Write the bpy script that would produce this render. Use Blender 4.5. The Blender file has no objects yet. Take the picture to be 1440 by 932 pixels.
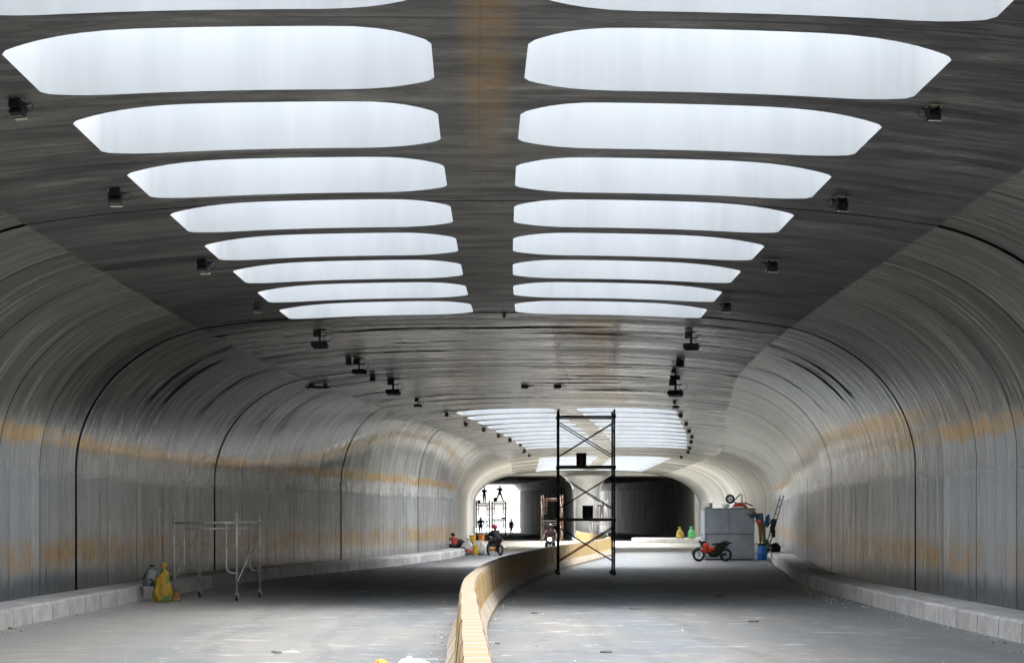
import bpy, bmesh, math, random
from mathutils import Vector, Matrix, Euler
R = math.radians
random.seed(7)
scn = bpy.context.scene
COL = scn.collection

# ------------------------------------------------------------------ camera
EYE = 1.85
FPX = 2400.0                      # focal length in photo pixels (photo 1440 wide)
cam_d = bpy.data.cameras.new('camera')
cam = bpy.data.objects.new('camera', cam_d)
COL.objects.link(cam)
cam.location = (0, 0, EYE)
cam.rotation_euler = (R(90), 0, 0)
cam_d.sensor_width = 36
cam_d.lens = FPX / 1440 * 36
cam_d.shift_y = (728 - 466) / 1440
cam_d.clip_end = 6000
cam_d.clip_start = 0.1
scn.camera = cam

# ------------------------------------------------------------------ world and sun
SUN_EL, SUN_ROT = R(74), R(12)
w = bpy.data.worlds.new('World'); scn.world = w; w.use_nodes = True
nt = w.node_tree
sky = nt.nodes.new('ShaderNodeTexSky'); sky.sky_type = 'NISHITA'; sky.sun_disc = False
sky.sun_elevation = SUN_EL; sky.sun_rotation = SUN_ROT
sky.air_density = 1.0; sky.dust_density = 4.0; sky.ozone_density = 1.0
hs = nt.nodes.new('ShaderNodeHueSaturation'); hs.inputs['Saturation'].default_value = 0.3
nt.links.new(sky.outputs[0], hs.inputs['Color'])
bg = nt.nodes['Background']; nt.links.new(hs.outputs[0], bg.inputs[0])
bg.inputs[1].default_value = 0.15
sd = bpy.data.lights.new('sun', 'SUN'); sd.energy = 0.5; sd.angle = R(50); sd.color = (1, .97, .92)
sun = bpy.data.objects.new('sun', sd); COL.objects.link(sun)
sun.rotation_euler = (R(90) - SUN_EL, 0, R(180) - SUN_ROT)
sun.location = (0, -20, 60)
scn.view_settings.view_transform = 'Standard'
scn.view_settings.look = 'None'
scn.view_settings.exposure = 3.15
scn.view_settings.gamma = 1
scn.view_settings.use_curve_mapping = False
cy = scn.cycles
cy.max_bounces = 10; cy.diffuse_bounces = 7; cy.glossy_bounces = 4
cy.sample_clamp_indirect = 6
cy.caustics_reflective = False; cy.caustics_refractive = False
cy.use_denoising = True
cy.blur_glossy = 1.0

# ------------------------------------------------------------------ node helper
class NT:
    def __init__(s, name):
        s.m = bpy.data.materials.new(name); s.m.use_nodes = True
        s.t = s.m.node_tree; s.b = s.t.nodes['Principled BSDF']
    def n(s, typ, **kw):
        x = s.t.nodes.new(typ)
        for k, v in kw.items(): setattr(x, k, v)
        return x
    def set(s, sock, v):
        if isinstance(v, bpy.types.NodeSocket): s.t.links.new(v, sock)
        elif isinstance(v, (tuple, list)) and sock.type == 'RGBA' and len(v) == 3: sock.default_value = (*v, 1)
        else: sock.default_value = v
    def mth(s, op, a, b=None, c=None, clamp=False):
        x = s.n('ShaderNodeMath', operation=op, use_clamp=clamp); s.set(x.inputs[0], a)
        if b is not None: s.set(x.inputs[1], b)
        if c is not None: s.set(x.inputs[2], c)
        return x.outputs[0]
    def mix(s, f, a, b, blend='MIX'):
        x = s.n('ShaderNodeMix', data_type='RGBA', blend_type=blend); x.clamp_factor = True
        s.set(x.inputs['Factor'], f); s.set(x.inputs[6], a); s.set(x.inputs[7], b)
        return x.outputs[2]
    def sep(s, v):
        x = s.n('ShaderNodeSeparateXYZ'); s.set(x.inputs[0], v); return x.outputs
    def comb(s, a, b, c=0.0):
        x = s.n('ShaderNodeCombineXYZ'); s.set(x.inputs[0], a); s.set(x.inputs[1], b); s.set(x.inputs[2], c); return x.outputs[0]
    def noise(s, vec, scale=1, detail=4, rough=.55, dist=0.0):
        x = s.n('ShaderNodeTexNoise'); s.set(x.inputs['Vector'], vec); x.inputs['Scale'].default_value = scale
        x.inputs['Detail'].default_value = detail; x.inputs['Roughness'].default_value = rough; x.inputs['Distortion'].default_value = dist
        return x.outputs[0]
    def white(s, v):
        x = s.n('ShaderNodeTexWhiteNoise', noise_dimensions='1D'); s.set(x.inputs['W'], v); return x.outputs[0]
    def ss(s, v, a, b, lo=0.0, hi=1.0):           # smooth step a..b -> lo..hi
        x = s.n('ShaderNodeMapRange', interpolation_type='SMOOTHSTEP'); s.set(x.inputs[0], v)
        x.inputs[1].default_value = a; x.inputs[2].default_value = b; x.inputs[3].default_value = lo; x.inputs[4].default_value = hi
        return x.outputs[0]
    def band(s, v, a, b, e=.1):                   # 1 between a and b, soft edges
        return s.mth('MULTIPLY', s.ss(v, a - e, a + e), s.ss(v, b - e, b + e, 1, 0))
    def line(s, v, period, width, off=0.0):       # 1 on thin lines every period
        f = s.mth('FRACT', s.mth('DIVIDE', s.mth('SUBTRACT', v, off), period))
        d = s.mth('MULTIPLY', s.mth('MINIMUM', f, s.mth('SUBTRACT', 1.0, f)), period)
        return s.ss(d, width * .5, width * .5 + .012, 1, 0)
    def uv(s):
        x = s.n('ShaderNodeUVMap', uv_map='UVMap'); return x.outputs[0]
    def obj(s):
        x = s.n('ShaderNodeTexCoord'); return x.outputs['Object']
    def geo(s):
        x = s.n('ShaderNodeNewGeometry'); return x.outputs['Position']
    def bump(s, h, strength=.3, dist=.02):
        x = s.n('ShaderNodeBump'); x.inputs['Strength'].default_value = strength; x.inputs['Distance'].default_value = dist
        s.set(x.inputs['Height'], h); s.t.links.new(x.outputs[0], s.b.inputs['Normal'])
    def out(s, color=None, rough=None, metal=None, spec=None):
        if color is not None: s.set(s.b.inputs['Base Color'], color)
        if rough is not None: s.set(s.b.inputs['Roughness'], rough)
        if metal is not None: s.set(s.b.inputs['Metallic'], metal)
        if spec is not None: s.set(s.b.inputs['Specular IOR Level'], spec)
        return s.m

JOINT, JOFF = 12.6, 23.2

# ------------------------------------------------------------------ materials
def mat_wall():
    k = NT('polished concrete wall'); u, v, _ = k.sep(k.uv())
    streak = k.noise(k.comb(k.mth('MULTIPLY', u, 4.2), k.mth('MULTIPLY', v, .16)), 1, 5, .6)
    fine = k.noise(k.comb(k.mth('MULTIPLY', u, 12.0), k.mth('MULTIPLY', v, .35)), 1, 3, .6)
    big = k.noise(k.comb(k.mth('MULTIPLY', u, .22), k.mth('MULTIPLY', v, .35)), 1, 4, .6)
    blot = k.noise(k.comb(k.mth('MULTIPLY', u, 1.6), k.mth('MULTIPLY', v, 1.3)), 1, 6, .7)
    vj = k.mth('ADD', v, k.mth('MULTIPLY', k.mth('SUBTRACT', blot, .5), .35))
    vj = k.mth('ADD', vj, k.mth('MULTIPLY', k.mth('SUBTRACT', streak, .5), .55))
    panel = k.white(k.mth('FLOOR', k.mth('DIVIDE', k.mth('SUBTRACT', u, JOFF), 2.52)))
    strip = k.white(k.mth('FLOOR', k.mth('DIVIDE', k.mth('SUBTRACT', u, JOFF), .63)))
    # lower flat panels, then strip with silvery sheen painted in, orange stain, cove
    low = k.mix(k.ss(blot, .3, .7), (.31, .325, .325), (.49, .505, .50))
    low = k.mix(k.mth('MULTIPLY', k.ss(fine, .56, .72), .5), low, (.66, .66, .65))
    sheen = k.mix(k.ss(fine, .44, .58), (.26, .26, .25), (.80, .80, .78))
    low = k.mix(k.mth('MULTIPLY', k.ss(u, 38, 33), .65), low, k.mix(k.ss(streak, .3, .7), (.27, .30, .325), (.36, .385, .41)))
    sheen = k.mix(k.ss(u, 38, 34), sheen, k.mix(k.ss(fine, .4, .65), (.30, .32, .34), (.46, .48, .50)))
    sheen = k.mix(k.mth('MULTIPLY', k.ss(u, 36, 40), k.ss(blot, .42, .55, 0, .7)), sheen, (.92, .92, .90))  # silvery highlights painted in as pale blotches
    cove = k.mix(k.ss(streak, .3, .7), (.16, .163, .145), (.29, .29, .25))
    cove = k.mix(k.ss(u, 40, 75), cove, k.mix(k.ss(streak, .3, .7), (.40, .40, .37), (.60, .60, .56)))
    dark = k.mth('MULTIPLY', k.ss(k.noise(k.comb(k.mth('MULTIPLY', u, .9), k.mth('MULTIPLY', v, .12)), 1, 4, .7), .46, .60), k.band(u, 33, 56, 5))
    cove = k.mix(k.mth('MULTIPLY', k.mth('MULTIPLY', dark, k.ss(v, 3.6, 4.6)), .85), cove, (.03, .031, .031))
    st3 = k.noise(k.comb(k.mth('MULTIPLY', u, 1.5), k.mth('MULTIPLY', v, .14), 6.0), 1, 4, .6)
    cove = k.mix(k.mth('MULTIPLY', k.ss(st3, .42, .58, 1, 0), k.ss(u, 30, 40, 0, .5)), cove, (.10, .10, .095))
    white = k.mth('MULTIPLY', k.ss(k.noise(k.comb(k.mth('MULTIPLY', u, 9.0), k.mth('MULTIPLY', v, .3), 3.0), 1, 4, .65), .58, .68), k.band(vj, 3.0, 5.4, .5))
    cove = k.mix(k.mth('MULTIPLY', white, .7), cove, (.60, .60, .57))
    c = k.mix(k.ss(vj, 2.45, 2.56), low, sheen)
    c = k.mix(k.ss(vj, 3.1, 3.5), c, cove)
    orange = k.mth('MULTIPLY', k.band(vj, 2.98, 3.30, .09), k.ss(big, .30, .50, .15, 1))
    worn = k.noise(k.comb(k.mth('MULTIPLY', u, 1.1), k.mth('MULTIPLY', v, 1.4), 15.0), 1, 6, .72)
    orange = k.mth('MULTIPLY', orange, k.ss(worn, .38, .50, .45, 1))
    orange = k.mth('MULTIPLY', k.mth('MULTIPLY', orange, k.ss(u, 26, 35, .45, 1)), k.ss(u, 98, 90))
    wide = k.mth('MULTIPLY', k.band(vj, 3.15, 3.85, .2), k.mth('MULTIPLY', k.band(u, 36, 60, 3), k.ss(k.sep(k.geo())[0], 3, 5)))
    orange = k.mth('MAXIMUM', orange, wide)
    c = k.mix(k.mth('MULTIPLY', orange, .92), c, k.mix(k.ss(fine, .3, .7), (.40, .20, .012), (.78, .45, .04)))
    orange2 = k.mth('MULTIPLY', k.band(vj, .5, 1.1, .2), k.ss(big, .30, .48))
    c = k.mix(k.mth('MULTIPLY', k.mth('MULTIPLY', orange2, k.ss(worn, .40, .56, .15, .9)), k.ss(u, 28, 36, .45, 1)), c, (.42, .24, .05))
    blue = k.mth('MULTIPLY', k.ss(vj, .62, .25), k.ss(u, 47, 36))
    c = k.mix(k.mth('MULTIPLY', blue, .8), c, (.06, .085, .105))
    dirt = k.mth('MULTIPLY', k.ss(vj, .45, .1), .5)
    c = k.mix(dirt, c, (.07, .065, .06))
    # newer cream concrete in the far section
    cream = k.mix(k.ss(blot, .3, .7), (.74, .73, .68), (.84, .83, .79))
    cream = k.mix(k.mth('MULTIPLY', k.mth('MULTIPLY', k.band(u, 104, 114, 4), k.ss(fine, .4, .6)), .65), cream, (.24, .19, .15))
    c = k.mix(k.ss(u, 92, 93), c, cream)
    tone = k.mth('ADD', .76, k.mth('ADD', k.mth('MULTIPLY', panel, .26), k.mth('MULTIPLY', strip, .26)))
    c = k.mix(1.0, c, k.comb(tone, tone, tone), 'MULTIPLY')
    c = k.mix(k.mth('MULTIPLY', k.line(u, .63, .02, JOFF), .5), c, (.03, .03, .03))
    pl = k.mth('MULTIPLY', k.line(u, 2.52, .05, JOFF), .85); jl = k.line(u, JOINT, .15, JOFF)
    c = k.mix(pl, c, (.02, .02, .02))
    c = k.mix(jl, c, (.004, .004, .004))
    k.set(k.b.inputs['Specular Tint'], k.mix(k.mth('MULTIPLY', k.mth('MAXIMUM', orange, k.mth('MULTIPLY', orange2, .5)), .9), (1, 1, 1), (1, .60, .18)))
    dk = k.mth('MULTIPLY', dark, k.ss(v, 3.6, 4.6))
    sp = k.mth('MULTIPLY', k.mth('SUBTRACT', .95, k.mth('MULTIPLY', dk, .95), clamp=True), k.mth('SUBTRACT', 1.0, k.mth('MAXIMUM', pl, jl)))
    h = k.mth('ADD', k.mth('MULTIPLY', fine, .5), k.mth('ADD', k.mth('MULTIPLY', streak, .6), k.mth('MULTIPLY', strip, .25)))
    rip = k.noise(k.comb(k.mth('MULTIPLY', u, 2.6), k.mth('MULTIPLY', v, .9), 8.0), 1, 3, .55)
    h = k.mth('ADD', h, k.mth('MULTIPLY', rip, 1.6))
    k.bump(h, .32, .04)
    rg = k.mth('ADD', k.ss(streak, .3, .7, .13, .30), k.mth('MULTIPLY', k.ss(vj, 2.5, 2.3), .12))
    rg = k.mth('SUBTRACT', k.mth('ADD', rg, k.ss(u, 90, 95, 0, .25)), k.mth('MULTIPLY', k.band(u, 34, 84, 3), k.ss(vj, 2.4, 2.6, 0, .06)))
    return k.out(c, rg, spec=sp)

def mat_ceiling():
    k = NT('board marked concrete ceiling'); u, x, _ = k.sep(k.uv())
    streak = k.noise(k.comb(k.mth('MULTIPLY', u, 5.0), k.mth('MULTIPLY', x, .16)), 1, 6, .62)
    fine = k.noise(k.comb(k.mth('MULTIPLY', u, 14.0), k.mth('MULTIPLY', x, .3)), 1, 4, .6)
    blot = k.noise(k.comb(k.mth('MULTIPLY', u, .5), k.mth('MULTIPLY', x, .45)), 1, 5, .65)
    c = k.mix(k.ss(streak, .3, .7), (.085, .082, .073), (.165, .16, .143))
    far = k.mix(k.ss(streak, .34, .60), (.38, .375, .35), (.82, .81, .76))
    c = k.mix(k.ss(u, 34, 42), c, far)  # past the first skylights, painted paler for grazing reflections and far light
    pl = k.noise(k.comb(k.mth('MULTIPLY', u, 2.2), k.mth('MULTIPLY', x, .5), 7.0), 1, 6, .75)
    c = k.mix(k.mth('MULTIPLY', k.ss(pl, .47, .55), k.ss(u, 40, 34, 0, .85)), c, (.03, .03, .029))
    c = k.mix(k.mth('MULTIPLY', k.ss(pl, .43, .36), k.ss(u, 40, 34, 0, .8)), c, (.30, .285, .255))
    sides = k.mth('MULTIPLY', k.ss(k.mth('ABSOLUTE', x), 3.5, 5.5), k.band(u, 22, 38, 4))
    c = k.mix(k.mth('MULTIPLY', sides, .55), c, (.045, .047, .047))
    # damp black streaks
    cr = k.noise(k.comb(k.mth('MULTIPLY', u, 1.0), k.mth('MULTIPLY', x, .17), 5.0), 1, 5, .62)
    st2 = k.noise(k.comb(k.mth('MULTIPLY', u, 1.5), k.mth('MULTIPLY', x, .12), 11.0), 1, 4, .6)
    c = k.mix(k.mth('MULTIPLY', k.ss(st2, .40, .56, 1, 0), k.ss(u, 36, 42, 0, .55)), c, (.13, .128, .12))
    crm = k.mth('MULTIPLY', k.ss(cr, .558, .60), k.mth('MULTIPLY', k.ss(u, 90, 60), k.ss(u, 32, 37, .4, 1))); c = k.mix(k.mth('MULTIPLY', crm, .9), c, (.022, .021, .02))
    # dark patches on the spine
    sp = k.mth('MULTIPLY', k.ss(k.noise(k.comb(k.mth('MULTIPLY', u, 3.0), k.mth('MULTIPLY', x, 1.6), 9.0), 1, 4, .6), .56, .64), k.ss(k.mth('ABSOLUTE', x), 1.6, .6))
    c = k.mix(k.mth('MULTIPLY', sp, .55), c, (.04, .042, .04))
    # thin dark hair lines across
    ln = k.noise(k.comb(k.mth('MULTIPLY', u, 1.3), k.mth('MULTIPLY', x, .12), 2.0), 1, 3, .5)
    c = k.mix(k.mth('MULTIPLY', k.mth('MULTIPLY', k.line(u, .9, .04, .3), k.ss(ln, .47, .52)), .95), c, (.015, .015, .015))
    c = k.mix(k.mth('MULTIPLY', crm, .9), c, (.015, .015, .015))
    wl = k.mth('MULTIPLY', k.ss(fine, .60, .68), .45)
    c = k.mix(wl, c, (.5, .5, .47))
    # rust stains
    o1 = k.mth('MULTIPLY', k.band(x, -.14, .28, .12), k.ss(u, 23, 15, 0, .6))
    o2 = k.mth('MULTIPLY', k.band(x, 1.75, 2.6, .25), k.band(u, 37, 64, 2))
    o = k.mth('MULTIPLY', k.mth('ADD', o1, o2, clamp=True), k.mth('MULTIPLY', k.ss(blot, .3, .6, .5, 1), k.ss(k.noise(k.comb(k.mth('MULTIPLY', u, 1.8), k.mth('MULTIPLY', x, 1.6), 21.0), 1, 6, .75), .36, .52, .35, 1)))
    c = k.mix(k.mth('MULTIPLY', o, .85), c, (.46, .25, .05))
    wide = k.mth('MULTIPLY', k.band(x, .9, 3.2, .3), k.band(u, 37, 63, 3))
    c = k.mix(k.mth('MULTIPLY', wide, .45), c, (.62, .53, .36))
    wet = k.mth('ADD', k.band(k.mth('ADD', x, k.mth('MULTIPLY', k.mth('SUBTRACT', cr, .5), .8)), 2.62, 2.75, .1),
                k.band(k.mth('ADD', x, k.mth('MULTIPLY', k.mth('SUBTRACT', streak, .5), .8)), 1.2, 1.3, .1), clamp=True)
    c = k.mix(k.mth('MULTIPLY', k.mth('MULTIPLY', wet, k.band(u, 37, 58, 2)), .7), c, (.06, .045, .04))
    cream = k.mix(k.ss(streak, .3, .7), (.60, .58, .53), (.76, .75, .70))
    cream = k.mix(k.mth('MULTIPLY', k.band(u, 104, 110, 2), k.ss(fine, .4, .6, .2, .6)), cream, (.30, .25, .20))
    c = k.mix(k.ss(u, 60, 94), c, cream)
    c = k.mix(k.mth('MULTIPLY', k.line(u, 1.26, .01, JOFF), .3), c, (.03, .03, .03))
    c = k.mix(k.mth('MULTIPLY', k.line(x, 1.22, .012), .3), c, (.04, .04, .04))
    jl = k.mth('MAXIMUM', k.line(u, JOINT, .05, JOFF), k.mth('MULTIPLY', k.line(u, JOINT, .18, JOFF), k.ss(u, 34, 35))); c = k.mix(jl, c, (.004, .004, .004))
    tone = k.mth('ADD', .85, k.mth('MULTIPLY', k.white(k.mth('FLOOR', k.mth('DIVIDE', u, 1.26))), .3))
    c = k.mix(1.0, c, k.comb(tone, tone, tone), 'MULTIPLY')
    k.bump(k.mth('ADD', streak, k.mth('MULTIPLY', fine, .5)), .07, .02)
    rg = k.mth('ADD', k.ss(streak, .3, .7, .13, .28), k.ss(u, 40, 30, 0, .24))
    rg = k.mth('ADD', rg, k.mth('MULTIPLY', k.ss(st2, .40, .54, 1, 0), .13))
    k.set(k.b.inputs['Specular Tint'], k.mix(k.mth('MULTIPLY', o, .9), (1, 1, 1), (1, .60, .22)))
    return k.out(c, rg, spec=k.mth('MULTIPLY', k.mth('MULTIPLY', .85, k.mth('SUBTRACT', 1.0, crm)), k.mth('SUBTRACT', 1.0, jl)))

def mat_well():
    k = NT('white painted well'); p = k.geo(); x, y, z = k.sep(p)
    s1 = k.noise(k.comb(k.mth('MULTIPLY', x, 2.2), y, k.mth('MULTIPLY', z, .25)), 1, 4, .6)
    s2 = k.noise(k.comb(k.mth('MULTIPLY', x, 8.0), y, k.mth('MULTIPLY', z, .3)), 1, 3, .6)
    c = k.mix(k.ss(s1, .35, .7), (.425, .442, .445), (.385, .402, .408))
    c = k.mix(k.mth('MULTIPLY', k.ss(s2, .58, .72), .25), c, (.49, .50, .505))
    k.bump(s1, .1, .01)
    return k.out(c, .5, spec=.3)

def mat_road():
    k = NT('dusty concrete roadway'); p = k.geo(); x, y, _ = k.sep(p)
    big = k.noise(k.comb(k.mth('MULTIPLY', x, .35), k.mth('MULTIPLY', y, .10)), 1, 5, .6)
    tyre = k.noise(k.comb(k.mth('MULTIPLY', x, 2.2), k.mth('MULTIPLY', y, .05)), 1, 4, .6)
    fine = k.noise(p, 9, 6, .7); mid = k.noise(p, 1.4, 5, .65)
    c = k.mix(k.ss(big, .40, .60), (.088, .10, .111), (.15, .15, .143))
    c = k.mix(k.ss(tyre, .4, .7, 0, .35), c, (.135, .145, .155))
    c = k.mix(k.ss(mid, .45, .75, 0, .5), c, (.25, .245, .235))
    c = k.mix(k.ss(fine, .58, .75, 0, .5), c, (.16, .16, .155))
    pit = k.noise(k.comb(k.mth('MULTIPLY', x, 5.0), k.mth('MULTIPLY', y, 1.2)), 1, 5, .75)
    c = k.mix(k.ss(pit, .60, .68, 0, .6), c, (.10, .10, .10))
    scr = k.noise(k.comb(k.mth('MULTIPLY', x, 1.2), k.mth('MULTIPLY', y, 2.6), 4.0), 1, 4, .6, .8)
    c = k.mix(k.ss(scr, .60, .66, 0, .6), c, (.36, .36, .35))
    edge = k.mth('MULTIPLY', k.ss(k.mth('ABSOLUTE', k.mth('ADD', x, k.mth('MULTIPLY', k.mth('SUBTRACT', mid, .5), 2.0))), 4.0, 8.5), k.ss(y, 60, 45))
    c = k.mix(k.mth('MULTIPLY', edge, .85), c, (.50, .48, .44))  # pale side dust, also lightened to even out light falloff
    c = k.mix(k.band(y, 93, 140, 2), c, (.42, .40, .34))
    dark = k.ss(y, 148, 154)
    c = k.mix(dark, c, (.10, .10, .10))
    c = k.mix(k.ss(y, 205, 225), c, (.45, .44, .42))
    c = k.mix(k.mth('MULTIPLY', k.mth('MULTIPLY', k.ss(x, .5, 3), k.ss(big, .62, .4)), .45), c, (.15, .178, .205))
    tm = k.mth('ABSOLUTE', k.mth('SUBTRACT', k.mth('ADD', x, k.mth('MULTIPLY', k.noise(k.comb(k.mth('MULTIPLY', y, .05), 3.0), 1, 2), 6.0)), 3.0))
    tm = k.mth('ADD', k.band(tm, 2.0, 2.25, .06), k.band(tm, 3.6, 3.85, .06), clamp=True)
    c = k.mix(k.mth('MULTIPLY', k.mth('MULTIPLY', tm, k.ss(mid, .35, .6)), .35), c, (.07, .075, .08))
    c = k.mix(k.mth('MULTIPLY', k.line(y, 4.5, .03, 1.0), .35), c, (.05, .05, .05))
    k.bump(k.mth('ADD', fine, mid), .5, .02)
    return k.out(c, k.ss(mid, .3, .7, .62, .85), spec=.35)

def mat_kerb():
    k = NT('cast kerb concrete'); p = k.geo(); x, y, z = k.sep(p)
    a = k.noise(p, 2.2, 6, .7); b = k.noise(k.comb(k.mth('MULTIPLY', x, 1.0), k.mth('MULTIPLY', y, 4.0), k.mth('MULTIPLY', z, .8)), 1, 4, .6)
    c = k.mix(k.ss(a, .3, .7), (.54, .53, .51), (.76, .755, .73))
    c = k.mix(k.ss(b, .55, .7, 0, .45), c, (.56, .55, .53))
    c = k.mix(k.ss(k.noise(p, 7, 5, .8), .6, .7, 0, .5), c, (.12, .12, .115))
    blk = k.white(k.mth('FLOOR', k.mth('DIVIDE', y, 1.2)))
    t = k.mth('ADD', .82, k.mth('MULTIPLY', blk, .25)); c = k.mix(1.0, c, k.comb(t, t, t), 'MULTIPLY')
    c = k.mix(k.mth('MULTIPLY', k.line(y, 1.2, .02), .7), c, (.05, .05, .05))
    k.bump(a, .8, .03)
    return k.out(c, .85, spec=.3)

def mat_branch():
    k = NT('shade-toned branch concrete'); p = k.geo(); x, y, z = k.sep(p)
    s = k.noise(k.comb(k.mth('MULTIPLY', x, 1.2), k.mth('MULTIPLY', y, 1.2), k.mth('MULTIPLY', z, .22)), 1, 5, .7)
    c = k.mix(k.ss(s, .46, .66), k.mix(k.ss(x, 6, 8), (.008, .008, .009), (.42, .42, .42)), k.mix(k.ss(x, 6, 8), (.12, .12, .115), (.75, .75, .73)))  # streaked walls: left painted dark against exit light, right paler to lift gloom
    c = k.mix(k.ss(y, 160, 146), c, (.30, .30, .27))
    return k.out(c, .8, spec=.15)

def mat_cream():
    k = NT('fresh cream concrete'); p = k.geo(); a = k.noise(p, .8, 5, .6)
    c = k.mix(k.ss(a, .3, .7), (.74, .73, .69), (.84, .83, .80))
    return k.out(c, .7, spec=.3)

def mat_chamfer():
    k = NT('boarded chamfer concrete'); p = k.geo(); x, y, z = k.sep(p); a = k.noise(p, 1.2, 5, .7)
    c = k.mix(k.ss(a, .35, .65), (.12, .12, .11), (.38, .37, .34))
    c = k.mix(k.line(y, 1.6, .25), c, (.06, .06, .055))
    return k.out(c, .8, spec=.2)

def mat_barrier():
    k = NT('striped barrier paint'); u, v, _ = k.sep(k.uv())
    oi = k.n('ShaderNodeObjectInfo'); rnd = oi.outputs['Random']; ps = k.geo(); px, py, pz = k.sep(ps)
    dirt = k.noise(ps, 3.5, 6, .7)
    streak = k.noise(k.comb(k.mth('MULTIPLY', px, 9.0), k.mth('MULTIPLY', py, 9.0), k.mth('MULTIPLY', pz, 1.2)), 1, 4, .6)
    f = k.mth('FRACT', k.mth('ADD', k.mth('DIVIDE', u, .5), k.mth('MULTIPLY', k.mth('SUBTRACT', dirt, .5), .35)))
    st = k.mth('MULTIPLY', k.mth('MULTIPLY', k.ss(f, .02, .14), k.ss(f, .42, .56, 1, 0)), k.ss(streak, .25, .5, .55, 1))
    yel = k.mix(k.ss(streak, .3, .7), (.50, .26, .02), (.72, .42, .05))
    yel = k.mix(k.mth('MULTIPLY', k.ss(rnd, .72, .8), .7), yel, (.70, .44, .02))
    pale = k.mix(k.ss(dirt, .3, .7), (.42, .35, .27), (.60, .52, .42))
    yel = k.mix(k.mth('MULTIPLY', k.ss(py, 50, 80), .7), yel, (.86, .50, .04))
    pale = k.mix(k.mth('MULTIPLY', k.ss(py, 50, 80), .5), pale, (.80, .66, .42))
    c = k.mix(st, pale, yel)
    c = k.mix(k.mth('MULTIPLY', k.line(u, .5, .03), .55), c, (.16, .10, .04))
    toe = k.ss(pz, .33, .26)
    c = k.mix(k.mth('MULTIPLY', toe, .8), c, k.mix(k.ss(dirt, .3, .7), (.34, .31, .27), (.55, .52, .46)))
    top = k.ss(pz, .79, .83)
    c = k.mix(k.mth('MULTIPLY', top, k.ss(py, 22, 34, .74, .86)), c, (.20, .175, .145))  # top painted darker to hold down the strong light from above
    c = k.mix(k.ss(dirt, .58, .74, 0, .45), c, (.25, .21, .17))
    c = k.mix(k.mth('MULTIPLY', k.ss(k.mth('ABSOLUTE', k.mth('SUBTRACT', u, .75)),   .736, .746), .55), c, (.10, .085, .07))
    k.bump(dirt, .4, .02)
    return k.out(c, .75, spec=.3)

def simple(name, col, rough=.6, metal=0.0, var=.25, scale=8.0, spec=.5):
    k = NT(name); a = k.noise(k.obj(), scale, 4, .65)
    lo = tuple(c * (1 - var) for c in col); hi = tuple(min(1, c * (1 + var)) for c in col)
    return k.out(k.mix(k.ss(a, .3, .7), lo, hi), k.ss(a, .3, .7, max(.05, rough - .08), min(1, rough + .08)), metal, spec)

def mat_cladding():
    k = NT('riveted grey sheet'); a = k.noise(k.obj(), 1.5, 5, .6); x, y, z = k.sep(k.obj())
    c = k.mix(k.ss(a, .3, .7), (.27, .31, .34), (.35, .395, .425))
    s = k.noise(k.comb(k.mth('MULTIPLY', x, 6.0), k.mth('MULTIPLY', y, 6.0), k.mth('MULTIPLY', z, .8)), 1, 4, .6)
    c = k.mix(k.ss(s, .58, .75, 0, .35), c, (.30, .30, .28))
    c = k.mix(k.ss(z, .35, .0, 0, .4), c, (.16, .15, .13))
    return k.out(c, .6, spec=.4)

def mat_rust_pole(name, a, b):
    k = NT(name); n = k.noise(k.obj(), 5, 5, .7)
    return k.out(k.mix(k.ss(n, .42, .62), a, b), .5, .35)

def mat_sack(name, base, patch, thr=.55):
    k = NT(name); n = k.noise(k.obj(), 5, 3, .5); f = k.noise(k.obj(), 18, 5, .6)
    c = k.mix(k.ss(n, thr, thr + .04), base, patch)
    c = k.mix(k.ss(f, .5, .8, 0, .35), c, tuple(x * .4 for x in base))
    k.bump(f, .8, .02)
    return k.out(c, .5)

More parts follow.
